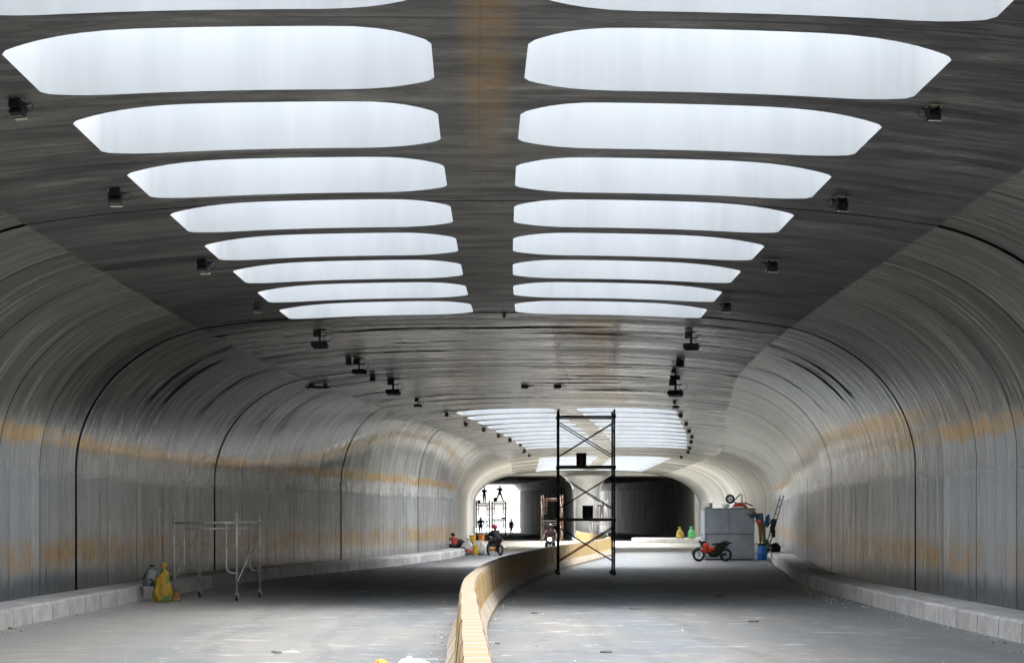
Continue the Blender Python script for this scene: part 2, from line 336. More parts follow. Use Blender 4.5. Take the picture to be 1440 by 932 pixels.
M = dict(
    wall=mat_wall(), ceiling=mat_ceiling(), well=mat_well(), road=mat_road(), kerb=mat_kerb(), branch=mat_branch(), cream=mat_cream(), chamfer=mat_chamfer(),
    barrier=mat_barrier(), clad=mat_cladding(),
    black=simple('black paint', (.012, .011, .011), .5), rubber=simple('rubber', (.02, .02, .02), .8),
    galv=mat_rust_pole('galvanised pole', (.30, .32, .33), (.20, .19, .17)),
    rustpole=mat_rust_pole('rusty pole', (.30, .15, .10), (.40, .34, .30)),
    palepole=mat_rust_pole('pale pole', (.55, .55, .53), (.40, .38, .35)),
    darkpole=mat_rust_pole('dark steel pole', (.015, .014, .014), (.035, .022, .018)),
    steel=simple('steel', (.45, .45, .46), .35, .8), dkmetal=simple('dark housing', (.02, .02, .022), .45),
    plate=simple('pale plate', (.60, .59, .50), .6), redpaint=simple('red orange paint', (.75, .06, .02), .35),
    redrust=simple('red tray', (.42, .06, .025), .5), skin=simple('skin', (.28, .15, .10), .6),
    darkcloth=simple('dark cloth', (.02, .02, .025), .9), bluecloth=simple('blue denim cloth', (.05, .10, .16), .9),
    olive=simple('olive cloth', (.16, .12, .05), .9), redcloth=simple('red cloth', (.40, .07, .05), .9),
    greycloth=simple('brown grey cloth', (.12, .11, .10), .9), hat=simple('khaki hat', (.13, .12, .07), .9),
    helmred=simple('red helmet shell', (.40, .02, .04), .25), helmblack=simple('black helmet shell', (.015, .015, .017), .25),
    bluepl=simple('blue plastic', (.02, .14, .45), .45), yellowpl=simple('yellow plastic', (.85, .52, .03), .45),
    orangepl=simple('orange plastic', (.80, .28, .03), .45), whitepl=simple('white plastic', (.75, .76, .74), .45),
    ysack=mat_sack('yellow sack weave', (.50, .30, .03), (.10, .26, .06), .54), wsack=mat_sack('white sack weave', (.66, .66, .63), (.60, .58, .55)),
    gsack=mat_sack('green sack weave', (.12, .50, .17), (.10, .42, .14)), gysack=mat_sack('grey plastic bag', (.30, .33, .34), (.06, .08, .08), .5),
    pinksack=mat_sack('red print', (.70, .10, .06), (.75, .25, .15)), brownbag=mat_sack('brown bag', (.28, .12, .05), (.4, .25, .1)),
    glassdark=simple('dark lens', (.03, .03, .04), .1), ladderm=simple('ladder rust black', (.03, .025, .025), .6),
    wood=simple('plank wood', (.22, .15, .09), .8), farwall=simple('far boundary', (.42, .42, .41), .9),
    hair=simple('black hair', (.01, .01, .01), .7), maroon=simple('maroon plastic', (.045, .012, .018), .5),
)
k = NT('lit headlight'); k.b.inputs['Emission Color'].default_value = (1, .93, .8, 1); k.b.inputs['Emission Strength'].default_value = 6
M['lamp'] = k.out((.9, .9, .85), .3)

# ------------------------------------------------------------------ object helpers
def tag(o, label=None, cat=None, group=None, kind=None):
    if label: o['label'] = label
    if cat: o['category'] = cat
    if group: o['group'] = group
    if kind: o['kind'] = kind
    return o
def thing(name, label, cat, loc=(0, 0, 0), rz=0, group=None):
    o = bpy.data.objects.new(name, None); COL.objects.link(o)
    o.location = loc; o.rotation_euler = (0, 0, rz); o.empty_display_size = .3
    return tag(o, label, cat, group)
def link(name, bm, mat, parent=None, smooth=False, loc=None, rot=None):
    me = bpy.data.meshes.new(name); bm.to_mesh(me); bm.free()
    for m_ in (mat if isinstance(mat, (list, tuple)) else [mat]): me.materials.append(m_)
    if smooth:
        for p in me.polygons: p.use_smooth = True
    o = bpy.data.objects.new(name, me); COL.objects.link(o)
    if parent: o.parent = parent
    if loc: o.location = loc
    if rot: o.rotation_euler = rot
    return o
def copy_tree(o, parent=None):
    c = o.copy(); COL.objects.link(c); c.parent = parent
    for ch in o.children: copy_tree(ch, c)
    return c
def B(): return bmesh.new()
def box(bm, c, s, rot=None, bev=0.0):
    m = Matrix.Translation(c)
    if rot: m = m @ Euler(rot).to_matrix().to_4x4()
    r = bmesh.ops.create_cube(bm, size=1, matrix=m @ Matrix.Diagonal((*s, 1)))
    if bev:
        es = list({e for v in r['verts'] for e in v.link_edges})
        bmesh.ops.bevel(bm, geom=es, offset=bev, segments=2, affect='EDGES')
    return bm
def tube(bm, pts, r, seg=8, cap=True):
    pts = [Vector(p) for p in pts]; rings = []
    rs = r if isinstance(r, (list, tuple)) else [r] * len(pts)
    prev = None
    for i, p in enumerate(pts):
        a = pts[max(0, i - 1)]; b = pts[min(len(pts) - 1, i + 1)]
        d = (b - a).normalized()
        if prev is None:
            up = Vector((0, 0, 1)) if abs(d.z) < .95 else Vector((1, 0, 0))
            s = d.cross(up).normalized()
        else:
            s = (prev - d * prev.dot(d)).normalized()
        prev = s; t = d.cross(s)
        rings.append([bm.verts.new(p + (s * math.cos(2 * math.pi * j / seg) + t * math.sin(2 * math.pi * j / seg)) * rs[i]) for j in range(seg)])
    for a, b in zip(rings, rings[1:]):
        for j in range(seg):
            bm.faces.new((a[j], a[(j + 1) % seg], b[(j + 1) % seg], b[j]))
    if cap:
        bm.faces.new(rings[0][::-1]); bm.faces.new(rings[-1])
    return bm
def lathe(bm, prof, seg=20, m=None):
    m = m or Matrix.Identity(4); rings = []
    for r, z in prof:
        rings.append([bm.verts.new(m @ Vector((max(r, 1e-4) * math.cos(2 * math.pi * j / seg), max(r, 1e-4) * math.sin(2 * math.pi * j / seg), z))) for j in range(seg)])
    for a, b in zip(rings, rings[1:]):
        for j in range(seg): bm.faces.new((a[j], a[(j + 1) % seg], b[(j + 1) % seg], b[j]))
    bm.faces.new(rings[0][::-1]); bm.faces.new(rings[-1])
    return bm
def torus(bm, c, R_, r, axis='x', seg=28, s2=8, arc=2 * math.pi):
    c = Vector(c); rings = []
    n = seg if arc > 6.28 else seg + 1
    for i in range(n):
        a = arc * i / seg
        if axis == 'x': d = Vector((0, math.cos(a), math.sin(a))); ax = Vector((1, 0, 0))
        elif axis == 'y': d = Vector((math.cos(a), 0, math.sin(a))); ax = Vector((0, 1, 0))
        else: d = Vector((math.cos(a), math.sin(a), 0)); ax = Vector((0, 0, 1))
        rings.append([bm.verts.new(c + d * (R_ + r * math.cos(2 * math.pi * j / s2)) + ax * r * math.sin(2 * math.pi * j / s2)) for j in range(s2)])
    pr = list(zip(rings, rings[1:])) + ([(rings[-1], rings[0])] if n == seg else [])
    for a, b in pr:
        for j in range(s2): bm.faces.new((a[j], a[(j + 1) % s2], b[(j + 1) % s2], b[j]))
    return bm
def ball(bm, c, s, rot=None, sub=2):
    m = Matrix.Translation(c)
    if rot: m = m @ Euler(rot).to_matrix().to_4x4()
    bmesh.ops.create_icosphere(bm, subdivisions=sub, radius=1, matrix=m @ Matrix.Diagonal((*s, 1)))
    return bm
def lumpy(bm, amt, seed=0, freq=6):
    from mathutils import noise as N
    for v in bm.verts:
        p = v.co * freq + Vector((seed * 7.3, seed * 3.1, seed))
        v.co += Vector((N.noise(p), N.noise(p + Vector((9, 0, 0))), N.noise(p + Vector((0, 9, 0))))) * amt
    return bm
def interp(pts):
    def f(y):
        if y <= pts[0][0]: return pts[0][1]
        if y >= pts[-1][0]: return pts[-1][1]
        for i in range(len(pts) - 1):
            if pts[i][0] <= y <= pts[i + 1][0]: break
        x0, y0 = pts[i]; x1, y1 = pts[i + 1]
        def sl(j):
            if j <= 0: return (pts[1][1] - pts[0][1]) / (pts[1][0] - pts[0][0])
            if j >= len(pts) - 1: return (pts[-1][1] - pts[-2][1]) / (pts[-1][0] - pts[-2][0])
            return (pts[j + 1][1] - pts[j - 1][1]) / (pts[j + 1][0] - pts[j - 1][0])
        h = x1 - x0; t = (y - x0) / h; m0 = sl(i) * h; m1 = sl(i + 1) * h
        return (2*t**3-3*t*t+1)*y0 + (t**3-2*t*t+t)*m0 + (-2*t**3+3*t*t)*y1 + (t**3-t*t)*m1
    return f

# ------------------------------------------------------------------ tunnel geometry
XC = interp([(-30, 0), (0, 0), (12, -.22), (22, -.40), (36, -.36), (48, .14), (61, 1.5), (67, 2.1), (80, 3.8), (92, 5.05), (104, 5.75), (111, 6.05), (125, 6.2), (142, 6.2)])
ZC = interp([(-30, 6.15), (60, 6.15), (67, 6.12), (80, 5.92), (92, 5.72), (104, 5.8), (111, 5.88), (125, 5.8), (142, 5.7)])
HWL = interp([(-30, 8.8), (46, 8.8), (53, 8.5), (59, 7.95), (66, 7.25), (75, 7.15), (82, 7.4), (90, 8.0), (100, 8.65), (111, 9.05), (142, 9.35)])
HWR = interp([(-30, 8.8), (50, 8.8), (60, 8.95), (142, 9.3)])
def HW(y, side): return HWL(y) if side < 0 else HWR(y)
CE = 6.2; DROP = .33; Y0, Y1 = -26.0, 142.0
def frame_at(y):
    d = (XC(y + .25) - XC(y - .25)) / .5
    n = Vector((1, -d, 0)).normalized()
    return Vector((XC(y), y, 0)), n
def P(y, lat, z):
    c, n = frame_at(y); return c + n * lat + Vector((0, 0, z))
def zceil(y, lat): return ZC(y) - DROP * abs(lat / CE) ** 3
KERB_Z = .33

tunnel = thing('road_tunnel', 'long curved concrete road tunnel with rows of skylight slots in its vaulted ceiling', 'tunnel')

# --- side walls with coves
def wall_profile(y, side):
    hw = HW(y, side); ze = ZC(y) - DROP; pts = []
    for i in range(8): pts.append((hw, -.02 + (2.9 + .02) * i / 7))
    A = (hw - CE) / (1 - math.cos(R(75))); Bz = (ze - 2.9) / math.sin(R(75))
    for i in range(1, 25):
        a = R(75) * i / 24; pts.append((hw - A * (1 - math.cos(a)), 2.9 + Bz * math.sin(a)))
    return pts
def sweep_wall(side, name):
    bm = B(); uvl = bm.loops.layers.uv.new('UVMap'); rows = []
    ys = [Y0 + (Y1 - Y0) * i / 420 for i in range(421)]
    for y in ys:
        pr = wall_profile(y, side); row = []; v = -KERB_Z
        for j, (lx, z) in enumerate(pr):
            if j: v += math.hypot(lx - pr[j - 1][0], z - pr[j - 1][1])
            row.append((bm.verts.new(P(y, side * lx, z)), (y + side * 300.0 * 0, v)))
        rows.append(row)
    for a, b in zip(rows, rows[1:]):
        for j in range(len(a) - 1):
            q = [a[j], b[j], b[j + 1], a[j + 1]]
            if side < 0: q = q[::-1]
            f = bm.faces.new([t[0] for t in q])
            for lp, t in zip(f.loops, q): lp[uvl].uv = t[1]
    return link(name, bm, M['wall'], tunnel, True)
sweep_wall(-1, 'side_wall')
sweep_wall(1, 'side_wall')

# --- ceiling with slots
SL_IN, SL_OUT = .44, 4.32
arrays = [(16.05, -5, 8), (67.4, 0, 10), (112.5, 0, 10)]
PITCH = 2.7
slots = []
for base, a, b in arrays:
    for i in range(a, b): slots.append(base + PITCH * i)
def slot_half(lat, c=0, far=False):          # half length of a slot towards / away from the camera end
    a, b = lat - SL_IN, SL_OUT - lat
    if min(a, b) < -1e-6: return 0.0
    mx = 1.10 if c < 100 else 1.24
    ei, ki, eo, ko = (.70, 1.0, .90, .75) if far else (.62, .85, .58, 1.45)
    def rise(t, e, k_):
        q = min(1, max(0, t) / k_); r_ = e + (mx - e) * (1 - (1 - q) ** 2.5)
        return r_ - .07 * max(0, 1 - t / .05)
    return min(rise(a, ei, ki), rise(b, eo, ko))
lats_half = sorted([0, .22, .44, .46, .49, .53, .58, .66, .76, .9, 1.1, 1.35, 1.65, 2.0, 2.4, 2.7, 3.0, 3.25, 3.5, 3.72, 3.9, 4.05, 4.14, 4.21, 4.26, 4.30, 4.32, 4.6, 5.1, 5.65, 6.2, 6.6])
lats = [-x for x in reversed(lats_half[1:])] + lats_half
def build_ceiling():
    bm = B(); uvl = bm.loops.layers.uv.new('UVMap'); cache = {}
    def V(y, lat):
        key = (round(y, 4), round(lat, 4))
        if key not in cache: cache[key] = bm.verts.new(P(y, lat, zceil(y, lat)))
        return cache[key], (y, lat)
    def quad(ya0, ya1, yb0, yb1, la, lb):          # y range at la and at lb
        pts = [(ya0, la), (yb0, lb), (yb1, lb), (ya1, la)]
        vs = []
        for p in pts:
            q = V(*p)
            if not vs or q[0] is not vs[-1][0]: vs.append(q)
        if vs[0][0] is vs[-1][0]: vs.pop()
        if len(vs) < 3: return
        try: f = bm.faces.new([q[0] for q in vs])
        except ValueError: return
        for lp, q in zip(f.loops, vs): lp[uvl].uv = q[1]
    sl = sorted(slots); cells = []; y = Y0
    for c in sl:
        a, b = c - PITCH / 2, c + PITCH / 2
        if a > y + 1e-4:
            n = max(1, int((a - y) / 1.4))
            for i in range(n): cells.append((y + (a - y) * i / n, y + (a - y) * (i + 1) / n, None))
        cells.append((a, b, c)); y = b
    n = int((Y1 - y) / 1.4)
    for i in range(n): cells.append((y + (Y1 - y) * i / n, y + (Y1 - y) * (i + 1) / n, None))
    for a, b, c in cells:
        for la, lb in zip(lats, lats[1:]):
            ha = slot_half(abs(la), c) if c is not None and SL_IN <= abs(la) <= SL_OUT else 0
            hb = slot_half(abs(lb), c) if c is not None and SL_IN <= abs(lb) <= SL_OUT else 0
            fa = slot_half(abs(la), c, True) if ha else 0; fb = slot_half(abs(lb), c, True) if hb else 0
            inside = c is not None and SL_IN - 1e-6 <= min(abs(la), abs(lb)) and max(abs(la), abs(lb)) <= SL_OUT + 1e-6
            if not inside:
                pl = [a] + ([c - ha, c + fa] if ha else []) + [b]; pr = [a] + ([c - hb, c + fb] if hb else []) + [b]
                vs = [V(q, la) for q in pl[::-1]] + [V(q, lb) for q in pr]
                f = bm.faces.new([q[0] for q in vs])
                for lp, q in zip(f.loops, vs): lp[uvl].uv = q[1]
            else:
                quad(a, c - ha, a, c - hb, la, lb); quad(c + fa, b, c + fb, b, la, lb)
    bmesh.ops.recalc_face_normals(bm, faces=bm.faces)
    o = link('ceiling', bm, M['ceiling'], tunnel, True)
    return o
build_ceiling()
WELL = 1.75
def build_well(c, side):
    ins = [x for x in lats_half if SL_IN - 1e-6 <= x <= SL_OUT + 1e-6]
    ring = [(c - slot_half(x, c), side * x) for x in ins] + [(c + slot_half(x, c, True), side * x) for x in reversed(ins)]
    pts = []
    for q in ring:
        if not pts or abs(q[0] - pts[-1][0]) + abs(q[1] - pts[-1][1]) > 1e-4: pts.append(q)
    bm = B(); rows = []
    for dz in (-.004, .06, .15, (.95 if c < 40 else .55 if c < 100 else .22)):
        rows.append([bm.verts.new(P(y, l, zceil(y, l) + dz)) for y, l in pts])
    # upstand rim on the roof so the well reads as a box from outside
    for a, b in zip(rows, rows[1:]):
        for j in range(len(a)):
            q = (a[j], a[(j + 1) % len(a)], b[(j + 1) % len(a)], b[j]); bm.faces.new(q if side > 0 else q[::-1])
    return link('skylight_well', bm, M['well'], tunnel, True)
for c in slots:
    for sd_ in (-1, 1): build_well(c, sd_)

# --- portal wall at the fork and the two branches
ZB = 5.36
Lx, Rx = (-3.05, 5.15), (7.35, 15.25)
def arch(xl, xr, zt, rad=1.25, n=7):
    pts = [(xl, -.02)]
    for i in range(n + 1):
        a = math.pi - (math.pi / 2) * i / n; pts.append((xl + rad + rad * math.cos(a), zt - rad + rad * math.sin(a)))
    for i in range(n + 1):
        a = math.pi / 2 - (math.pi / 2) * i / n; pts.append((xr - rad + rad * math.cos(a), zt - rad + rad * math.sin(a)))
    pts.append((xr, -.02)); return pts
fork = thing('tunnel_fork', 'cream portal wall where the tunnel forks into two dark branches behind the barrier end', 'portal')
def portal():
    bm = B(); Y = 142.0
    def outer(x):                      # tunnel outline height at x
        pr = wall_profile(Y, -1 if x < XC(Y) else 1); lx = abs(x - XC(Y))
        if lx <= CE: return zceil(Y, lx) + .02
        for (a, z0), (b, z1) in zip(pr, pr[1:]):
            if a >= lx >= b and a != b: return z0 + (z1 - z0) * (a - lx) / (a - b)
        return 2.9
    def inner(x):
        for xl, xr in (Lx, Rx):
            if xl < x < xr:
                t = min(x - xl, xr - x); rad = 1.25
                return ZB if t >= rad else ZB - rad + math.sqrt(max(0, rad * rad - (rad - t) ** 2))
        return -.02
    xs = []
    x = XC(Y) - HWL(Y) - .05
    while x < XC(Y) + HWR(Y) + .05: xs.append(x); x += .1
    for e in (*Lx, *Rx): xs += [e - .001, e + .001]
    xs.sort(); rows = []
    for x in xs:
        zi, zo = inner(x), max(outer(x), inner(x) + .01); r = []
        for y in (Y, Y + .8): r.append((bm.verts.new((x, y, zi)), bm.verts.new((x, y, zo))))
        rows.append(r)
    for a, b in zip(rows, rows[1:]):
        bm.faces.new((a[0][0], b[0][0], b[0][1], a[0][1]))
        bm.faces.new((a[0][0], a[1][0], b[1][0], b[0][0]))
    bmesh.ops.recalc_face_normals(bm, faces=bm.faces)
    return link('portal_wall', bm, M['cream'], fork)
portal()
Ll = interp([(142, -3.05), (160, -3.6), (180, -4.9), (200, -6.3), (226, -8.2)])
Lr = interp([(142, 5.05), (160, 4.6), (180, 3.6), (200, 2.4), (226, .8)])
Rl = interp([(142, 7.35), (165, 7.0), (190, 5.5), (220, 3.4), (262, -1)])
Rr = interp([(142, 15.25), (165, 15.6), (190, 15.0), (220, 12.9), (262, 8)])
def branch(fl, fr, y1):
    cham = .85; rows = []; n = int((y1 - 142.8) / 2)
    for i in range(n + 1):
        y = 142.8 + (y1 - 142.8) * i / n; zt = ZB + .85 * (y - 142.8) / 80; a, b = fl(y), fr(y)
        rows.append([(a, y, -.02), (a, y, zt - cham), (a + cham, y, zt), (b - cham, y, zt), (b, y, zt - cham), (b, y, -.02)])
    for js, name, mt in (((0, 4, 2), 'branch_lining', 'branch'), ((1, 3), 'chamfer_panel', 'chamfer')):
        for j_ in js:
            bm = B(); vs = [(bm.verts.new(r_[j_]), bm.verts.new(r_[j_ + 1])) for r_ in rows]
            for p, q in zip(vs, vs[1:]): bm.faces.new((p[0], p[1], q[1], q[0]))
            link(name, bm, M[mt], fork)
branch(Ll, Lr, 222)
branch(Rl, Rr, 230)
# rounded pier nose
bm = B(); lathe(bm, [(1.02, -.02), (1.02, 3.9), (1.06, 4.3), (1.2, 4.7), (1.5, 5.05), (1.9, ZB + .02)], 36, Matrix.Translation((6.25, 142.3, 0)))
link('pier_nose', bm, M['cream'], fork, True)

# ------------------------------------------------------------------ ground, road, kerbs
bm = B(); box(bm, (0, 200, -.15), (3000, 3600, .2)); tag(link('ground', bm, simple('dry earth', (.30, .27, .22), .9, scale=.4)), kind='structure')
bm = B(); rows = []
for i in range(0, 400):
    y = -30 + i * 1.0
    x0, x1 = (XC(min(y, 142)) - HWL(min(y, 142)) - .3, XC(min(y, 142)) + HWR(min(y, 142)) + .3) if y <= 142 else (-26, 24)
    rows.append((bm.verts.new((x0, y, 0)), bm.verts.new((x1, y, 0))))
for a, b in zip(rows, rows[1:]): bm.faces.new((a[0], a[1], b[1], b[0]))
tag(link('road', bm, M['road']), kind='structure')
def kerb(side, ya, yb, name):
    bm = B(); rows = []; n = int((yb - ya) / .6)
    for i in range(n + 1):
        y = ya + (yb - ya) * i / n; hw = HW(y, side) + .01; kw = hw - .86
        j = random.uniform(-.02, .02); jz = random.uniform(-.008, .008)
        pr = [(kw + j, -.01), (kw + .01 + j, KERB_Z - .04 + jz), (kw + .05 + j, KERB_Z + jz), (hw, KERB_Z + .005)]
        rows.append([bm.verts.new(P(y, side * a, z)) for a, z in pr])
    for a, b in zip(rows, rows[1:]):
        for j in range(3): q = (a[j], a[j + 1], b[j + 1], b[j]); bm.faces.new(q)
    for r in (rows[0], rows[-1]):
        e = bm.verts.new((r[3].co.x, r[3].co.y, -.01)); bm.faces.new(r + [e])
    bmesh.ops.recalc_face_normals(bm, faces=bm.faces)
    tag(link(name, bm, M['kerb']), kind='structure')
kerb(-1, -26, 87.5, 'pavement')
kerb(1, -26, 141.5, 'pavement')
#@@OBJECTS
# ------------------------------------------------------------------ objects
def gy(py): return FPX * EYE / (py - 728.0)         # depth of a ground point seen at that height
def gx(px, y): return (px - 720.0) * y / FPX

# --- concrete barrier, one segment per 1.5 m
BX = interp([(8, -.12), (12.4, -.26), (21.8, -.55), (28, -.70), (34, -.62), (40, -.42), (46.7, .02), (53, .62), (61, 1.5), (68, 2.45), (75, 3.45), (82, 4.35), (88, 4.95), (96, 5.35), (105, 5.45), (114, 5.2), (124, 4.9), (134, 5.1)])
def make_barrier():
    prof = [(-.29, 0), (-.29, .08), (-.17, .30), (-.115, .80), (-.095, .84), (.095, .84), (.115, .80), (.17, .30), (.29, .08), (.29, 0)]
    bm = B(); uvl = bm.loops.layers.uv.new('UVMap'); L = 1.497; nn = 7; rows = []
    for i in range(nn):
        u = L * i / (nn - 1); sh = .012 if i in (0, nn - 1) else 0
        rows.append([(bm.verts.new((x * (1 - sh * 2), u - L / 2, z)), (u + .005, j * .2)) for j, (x, z) in enumerate(prof)])
    for a, b in zip(rows, rows[1:]):
        for j in range(len(a)):
            q = [a[j], b[j], b[(j + 1) % len(a)], a[(j + 1) % len(a)]]
            f = bm.faces.new([t[0] for t in q])
            for lp, t in zip(f.loops, q): lp[uvl].uv = t[1]
    for r in (rows[0], rows[-1]):
        f = bm.faces.new([t[0] for t in r])
        for lp, t in zip(f.loops, r): lp[uvl].uv = t[1]
    bmesh.ops.recalc_face_normals(bm, faces=bm.faces)
    return link('concrete_barrier', bm, M['barrier'])
ordn = ['first', 'second', 'third', 'fourth', 'fifth', 'sixth', 'seventh', 'eighth', 'ninth', 'tenth', 'eleventh', 'twelfth', 'thirteenth', 'fourteenth', 'fifteenth', 'sixteenth', 'seventeenth', 'eighteenth', 'nineteenth', 'twentieth']
stretches = [(24, 'striped concrete barrier block in the near run at the bottom of the picture'),
             (38, 'striped concrete barrier block where the row bulges left and turns'),
             (60, 'striped concrete barrier block in the dark stretch left of the black scaffold tower'),
             (84, 'yellow striped concrete barrier block seen through or beside the black scaffold tower'),
             (200, 'yellow striped barrier block past the right-hand bend, curving back to the pier')]
bar0 = make_barrier(); y = 8.0; idx = 0; cnt = {}
while y < 133:
    ds = 1.5; x0 = BX(y); sl = (BX(y + .6) - x0) / .6; dy = ds / math.sqrt(1 + sl * sl); y2 = y + dy; x2 = BX(y2)
    o = bar0 if idx == 0 else bar0.copy()
    if idx: COL.objects.link(o)
    o.location = ((x0 + x2) / 2 + random.uniform(-.006, .006), (y + y2) / 2, 0)
    o.rotation_euler = (0, 0, -math.atan2(x2 - x0, y2 - y) + random.uniform(-.005, .005))
    lab = next(l for lim, l in stretches if y < lim)
    grp = 'striped concrete barrier blocks, ' + lab.split('block ')[1][:40]; seq = cnt[lab] = cnt.get(lab, 0) + 1
    if y < 38: lab = lab.replace('striped concrete barrier block', ordn[seq - 1] + ' striped block') 
    tag(o, lab, 'barrier', grp)
    y = y2; idx += 1

# --- ceiling fixtures
def make_fixture():
    t = thing('ceiling_fixture', '', 'light fixture')
    bm = B(); box(bm, (-.02, 0, -.006), (.20, .16, .012)); link('mount_plate', bm, M['plate'], t)
    bm = B(); box(bm, (.0, -.12, -.06), (.16, .02, .12)); box(bm, (-.07, -.02, -.10), (.018, .16, .20)); box(bm, (.07, -.02, -.10), (.018, .16, .20))
    tube(bm, [(-.12, 0, -.06), (.15, 0, -.06)], .012, 6); link('bracket', bm, M['dkmetal'], t)
    bm = B(); box(bm, (0, -.02, -.16), (.20, .15, .11), (R(-25), 0, 0), .012)
    for i in range(5): box(bm, (-.08 + .04 * i, .05, -.12), (.008, .06, .09), (R(-25), 0, 0))
    h = link('housing', bm, M['dkmetal'], t)
    bm = B(); box(bm, (0, .03, -.225), (.17, .12, .012), (R(-12), 0, 0)); link('lens', bm, M['plate'], h)
    bm = B(); torus(bm, (.16, 0, -.10), .06, .006, 'y', 20, 5); tube(bm, [(.10, 0, -.05), (.16, 0, -.04)], .006, 5); link('cable', bm, M['black'], t)
    return t
def make_twin():
    t = thing('ceiling_fixture', '', 'light fixture')
    bm = B(); box(bm, (0, 0, -.008), (.3, .2, .016)); link('mount_plate', bm, M['dkmetal'], t)
    bm = B(); tube(bm, [(0, 0, 0), (0, 0, -.34)], .03, 8); box(bm, (0, 0, -.16), (.36, .03, .03)); box(bm, (-.09, 0, -.10), (.14, .12, .15)); link('bracket', bm, M['dkmetal'], t)
    bm = B(); box(bm, (.0, 0, -.38), (.40, .26, .12), (R(-10), 0, 0), .02); h = link('housing', bm, M['dkmetal'], t)
    bm = B(); box(bm, (.0, .0, -.447), (.34, .2, .01), (R(-10), 0, 0)); link('lens', bm, M['glassdark'], h)
    bm = B(); torus(bm, (.20, 0, -.20), .10, .007, 'y', 20, 5); link('cable', bm, M['black'], t)
    return t
fx_small, fx_big = make_fixture(), make_twin(); used = set()
left_f = [(27, 158, 0, 1.0), (163, 281, 0, 1.1), (287, 377, 0, 1.15), (362, 434, 0, 1.1), (450, 482, 1, 1.0), (490, 510, 0, 1.0), (505, 520, 1, 1.0), (524, 532, 0, 1.0), (553, 549, 1, 1.2), (588, 570, 1, .85), (628, 584, 0, 1.0), (655, 597, 0, 1), (680, 605, 0, 1.1), (701, 614, 0, 1), (717, 620, 0, 1), (732, 627, 0, 1), (737, 635, 0, 1), (744, 641, 0, 1)]
right_f = [(1312, 165, 0, 1.0), (1182, 291, 0, 1.1), (1085, 378, 0, 1.2), (1021, 434, 0, 1.15), (972, 485, 1, 1.0), (957, 512, 0, 1.2), (950, 530, 1, .8), (950, 550, 1, 1.25), (950, 572, 1, .75), (957, 585, 0, 1.0), (965, 597, 0, 1.0), (969, 607, 0, 1), (973, 615, 0, 1), (972, 622, 0, 1), (970, 631, 0, 1), (968, 636, 0, 1), (958, 643, 0, 1)]
for side, lst in (('left', left_f), ('right', right_f)):
    for i, (px, py, kind, sc) in enumerate(lst):
        z = 4.0; drop = .30 * sc if kind else .12 * sc
        for _ in range(6):
            yy = FPX * (z - drop) / (728 - py); xx = gx(px, yy); z = zceil(yy, xx - XC(yy)) - EYE
        src = fx_big if kind else fx_small
        if kind in used: o = copy_tree(src)
        else: o = src; used.add(kind)
        o.location = (xx, yy, z + EYE - .005); sc *= random.uniform(.8, .92) if kind else random.uniform(.7, .8); o.scale = (sc, sc, sc)
        o.rotation_euler = (random.uniform(-.1, .1), 0, (0 if side == 'left' or kind else math.pi) + random.uniform(-.35, .35))
        form = 'bulky black twin fixture' if kind else 'small black fixture with pale plate'
        tag(o, f'{form}, {ordn[i]} from the near end of the {side} ceiling row', 'light fixture', f'{side} row of ceiling fixtures')
for px, py, lab in ((738, 543, 'small flat black box on the ceiling, left of the pair before the second skylights'), (784, 543, 'small flat black box on the ceiling, right of the pair before the second skylights'), (709, 442, 'tiny black box at the ceiling spine behind the first skylights')):
    z = 4.25
    for _ in range(5): yy = FPX * (z - .03) / (728 - py); z = zceil(yy, gx(px, yy) - XC(yy)) - EYE
    t = thing('junction_box', lab, 'junction box', (gx(px, yy), yy, z + EYE + .01))
    wd = .24 if py > 500 else .07
    bm = B(); box(bm, (0, 0, -.05), (wd, .2, .10), None, .01); link('housing', bm, M['black'], t)
    bm = B(); box(bm, (0, 0, -.108), (wd * .8, .15, .012)); link('cover', bm, M['dkmetal'], t)
    if py > 500:
        bm = B(); tube(bm, [(wd / 2, 0, -.04), (wd / 2 + .12, 0, -.03), (wd / 2 + .2, .02, 0)], .015, 6); link('cable', bm, M['black'], t)
# bracket at the left crease
yy = 50.2; lx = -6.1
t = thing('cable_bracket', 'black open metal bracket fixed where left cove meets ceiling', 'bracket', P(yy, lx, zceil(yy, lx) - .10), R(8))
bm = B()
for a, b in (((-.26, -.10, 0), (.26, -.10, 0)), ((-.26, .22, 0), (.26, .22, 0)), ((-.26, -.1, 0), (-.26, .22, 0)), ((.26, -.1, 0), (.26, .22, 0)), ((-.1, -.1, 0), (-.1, .22, 0)), ((.12, -.1, 0), (.12, .22, 0)), ((-.38, 0, -.02), (.36, .1, .02))): tube(bm, [a, b], .025, 6)
link('frame', bm, M['black'], t)
bm = B(); box(bm, (-.18, .05, .03), (.14, .2, .12)); box(bm, (.2, .05, .03), (.12, .2, .14)); link('clamp', bm, M['dkmetal'], t)

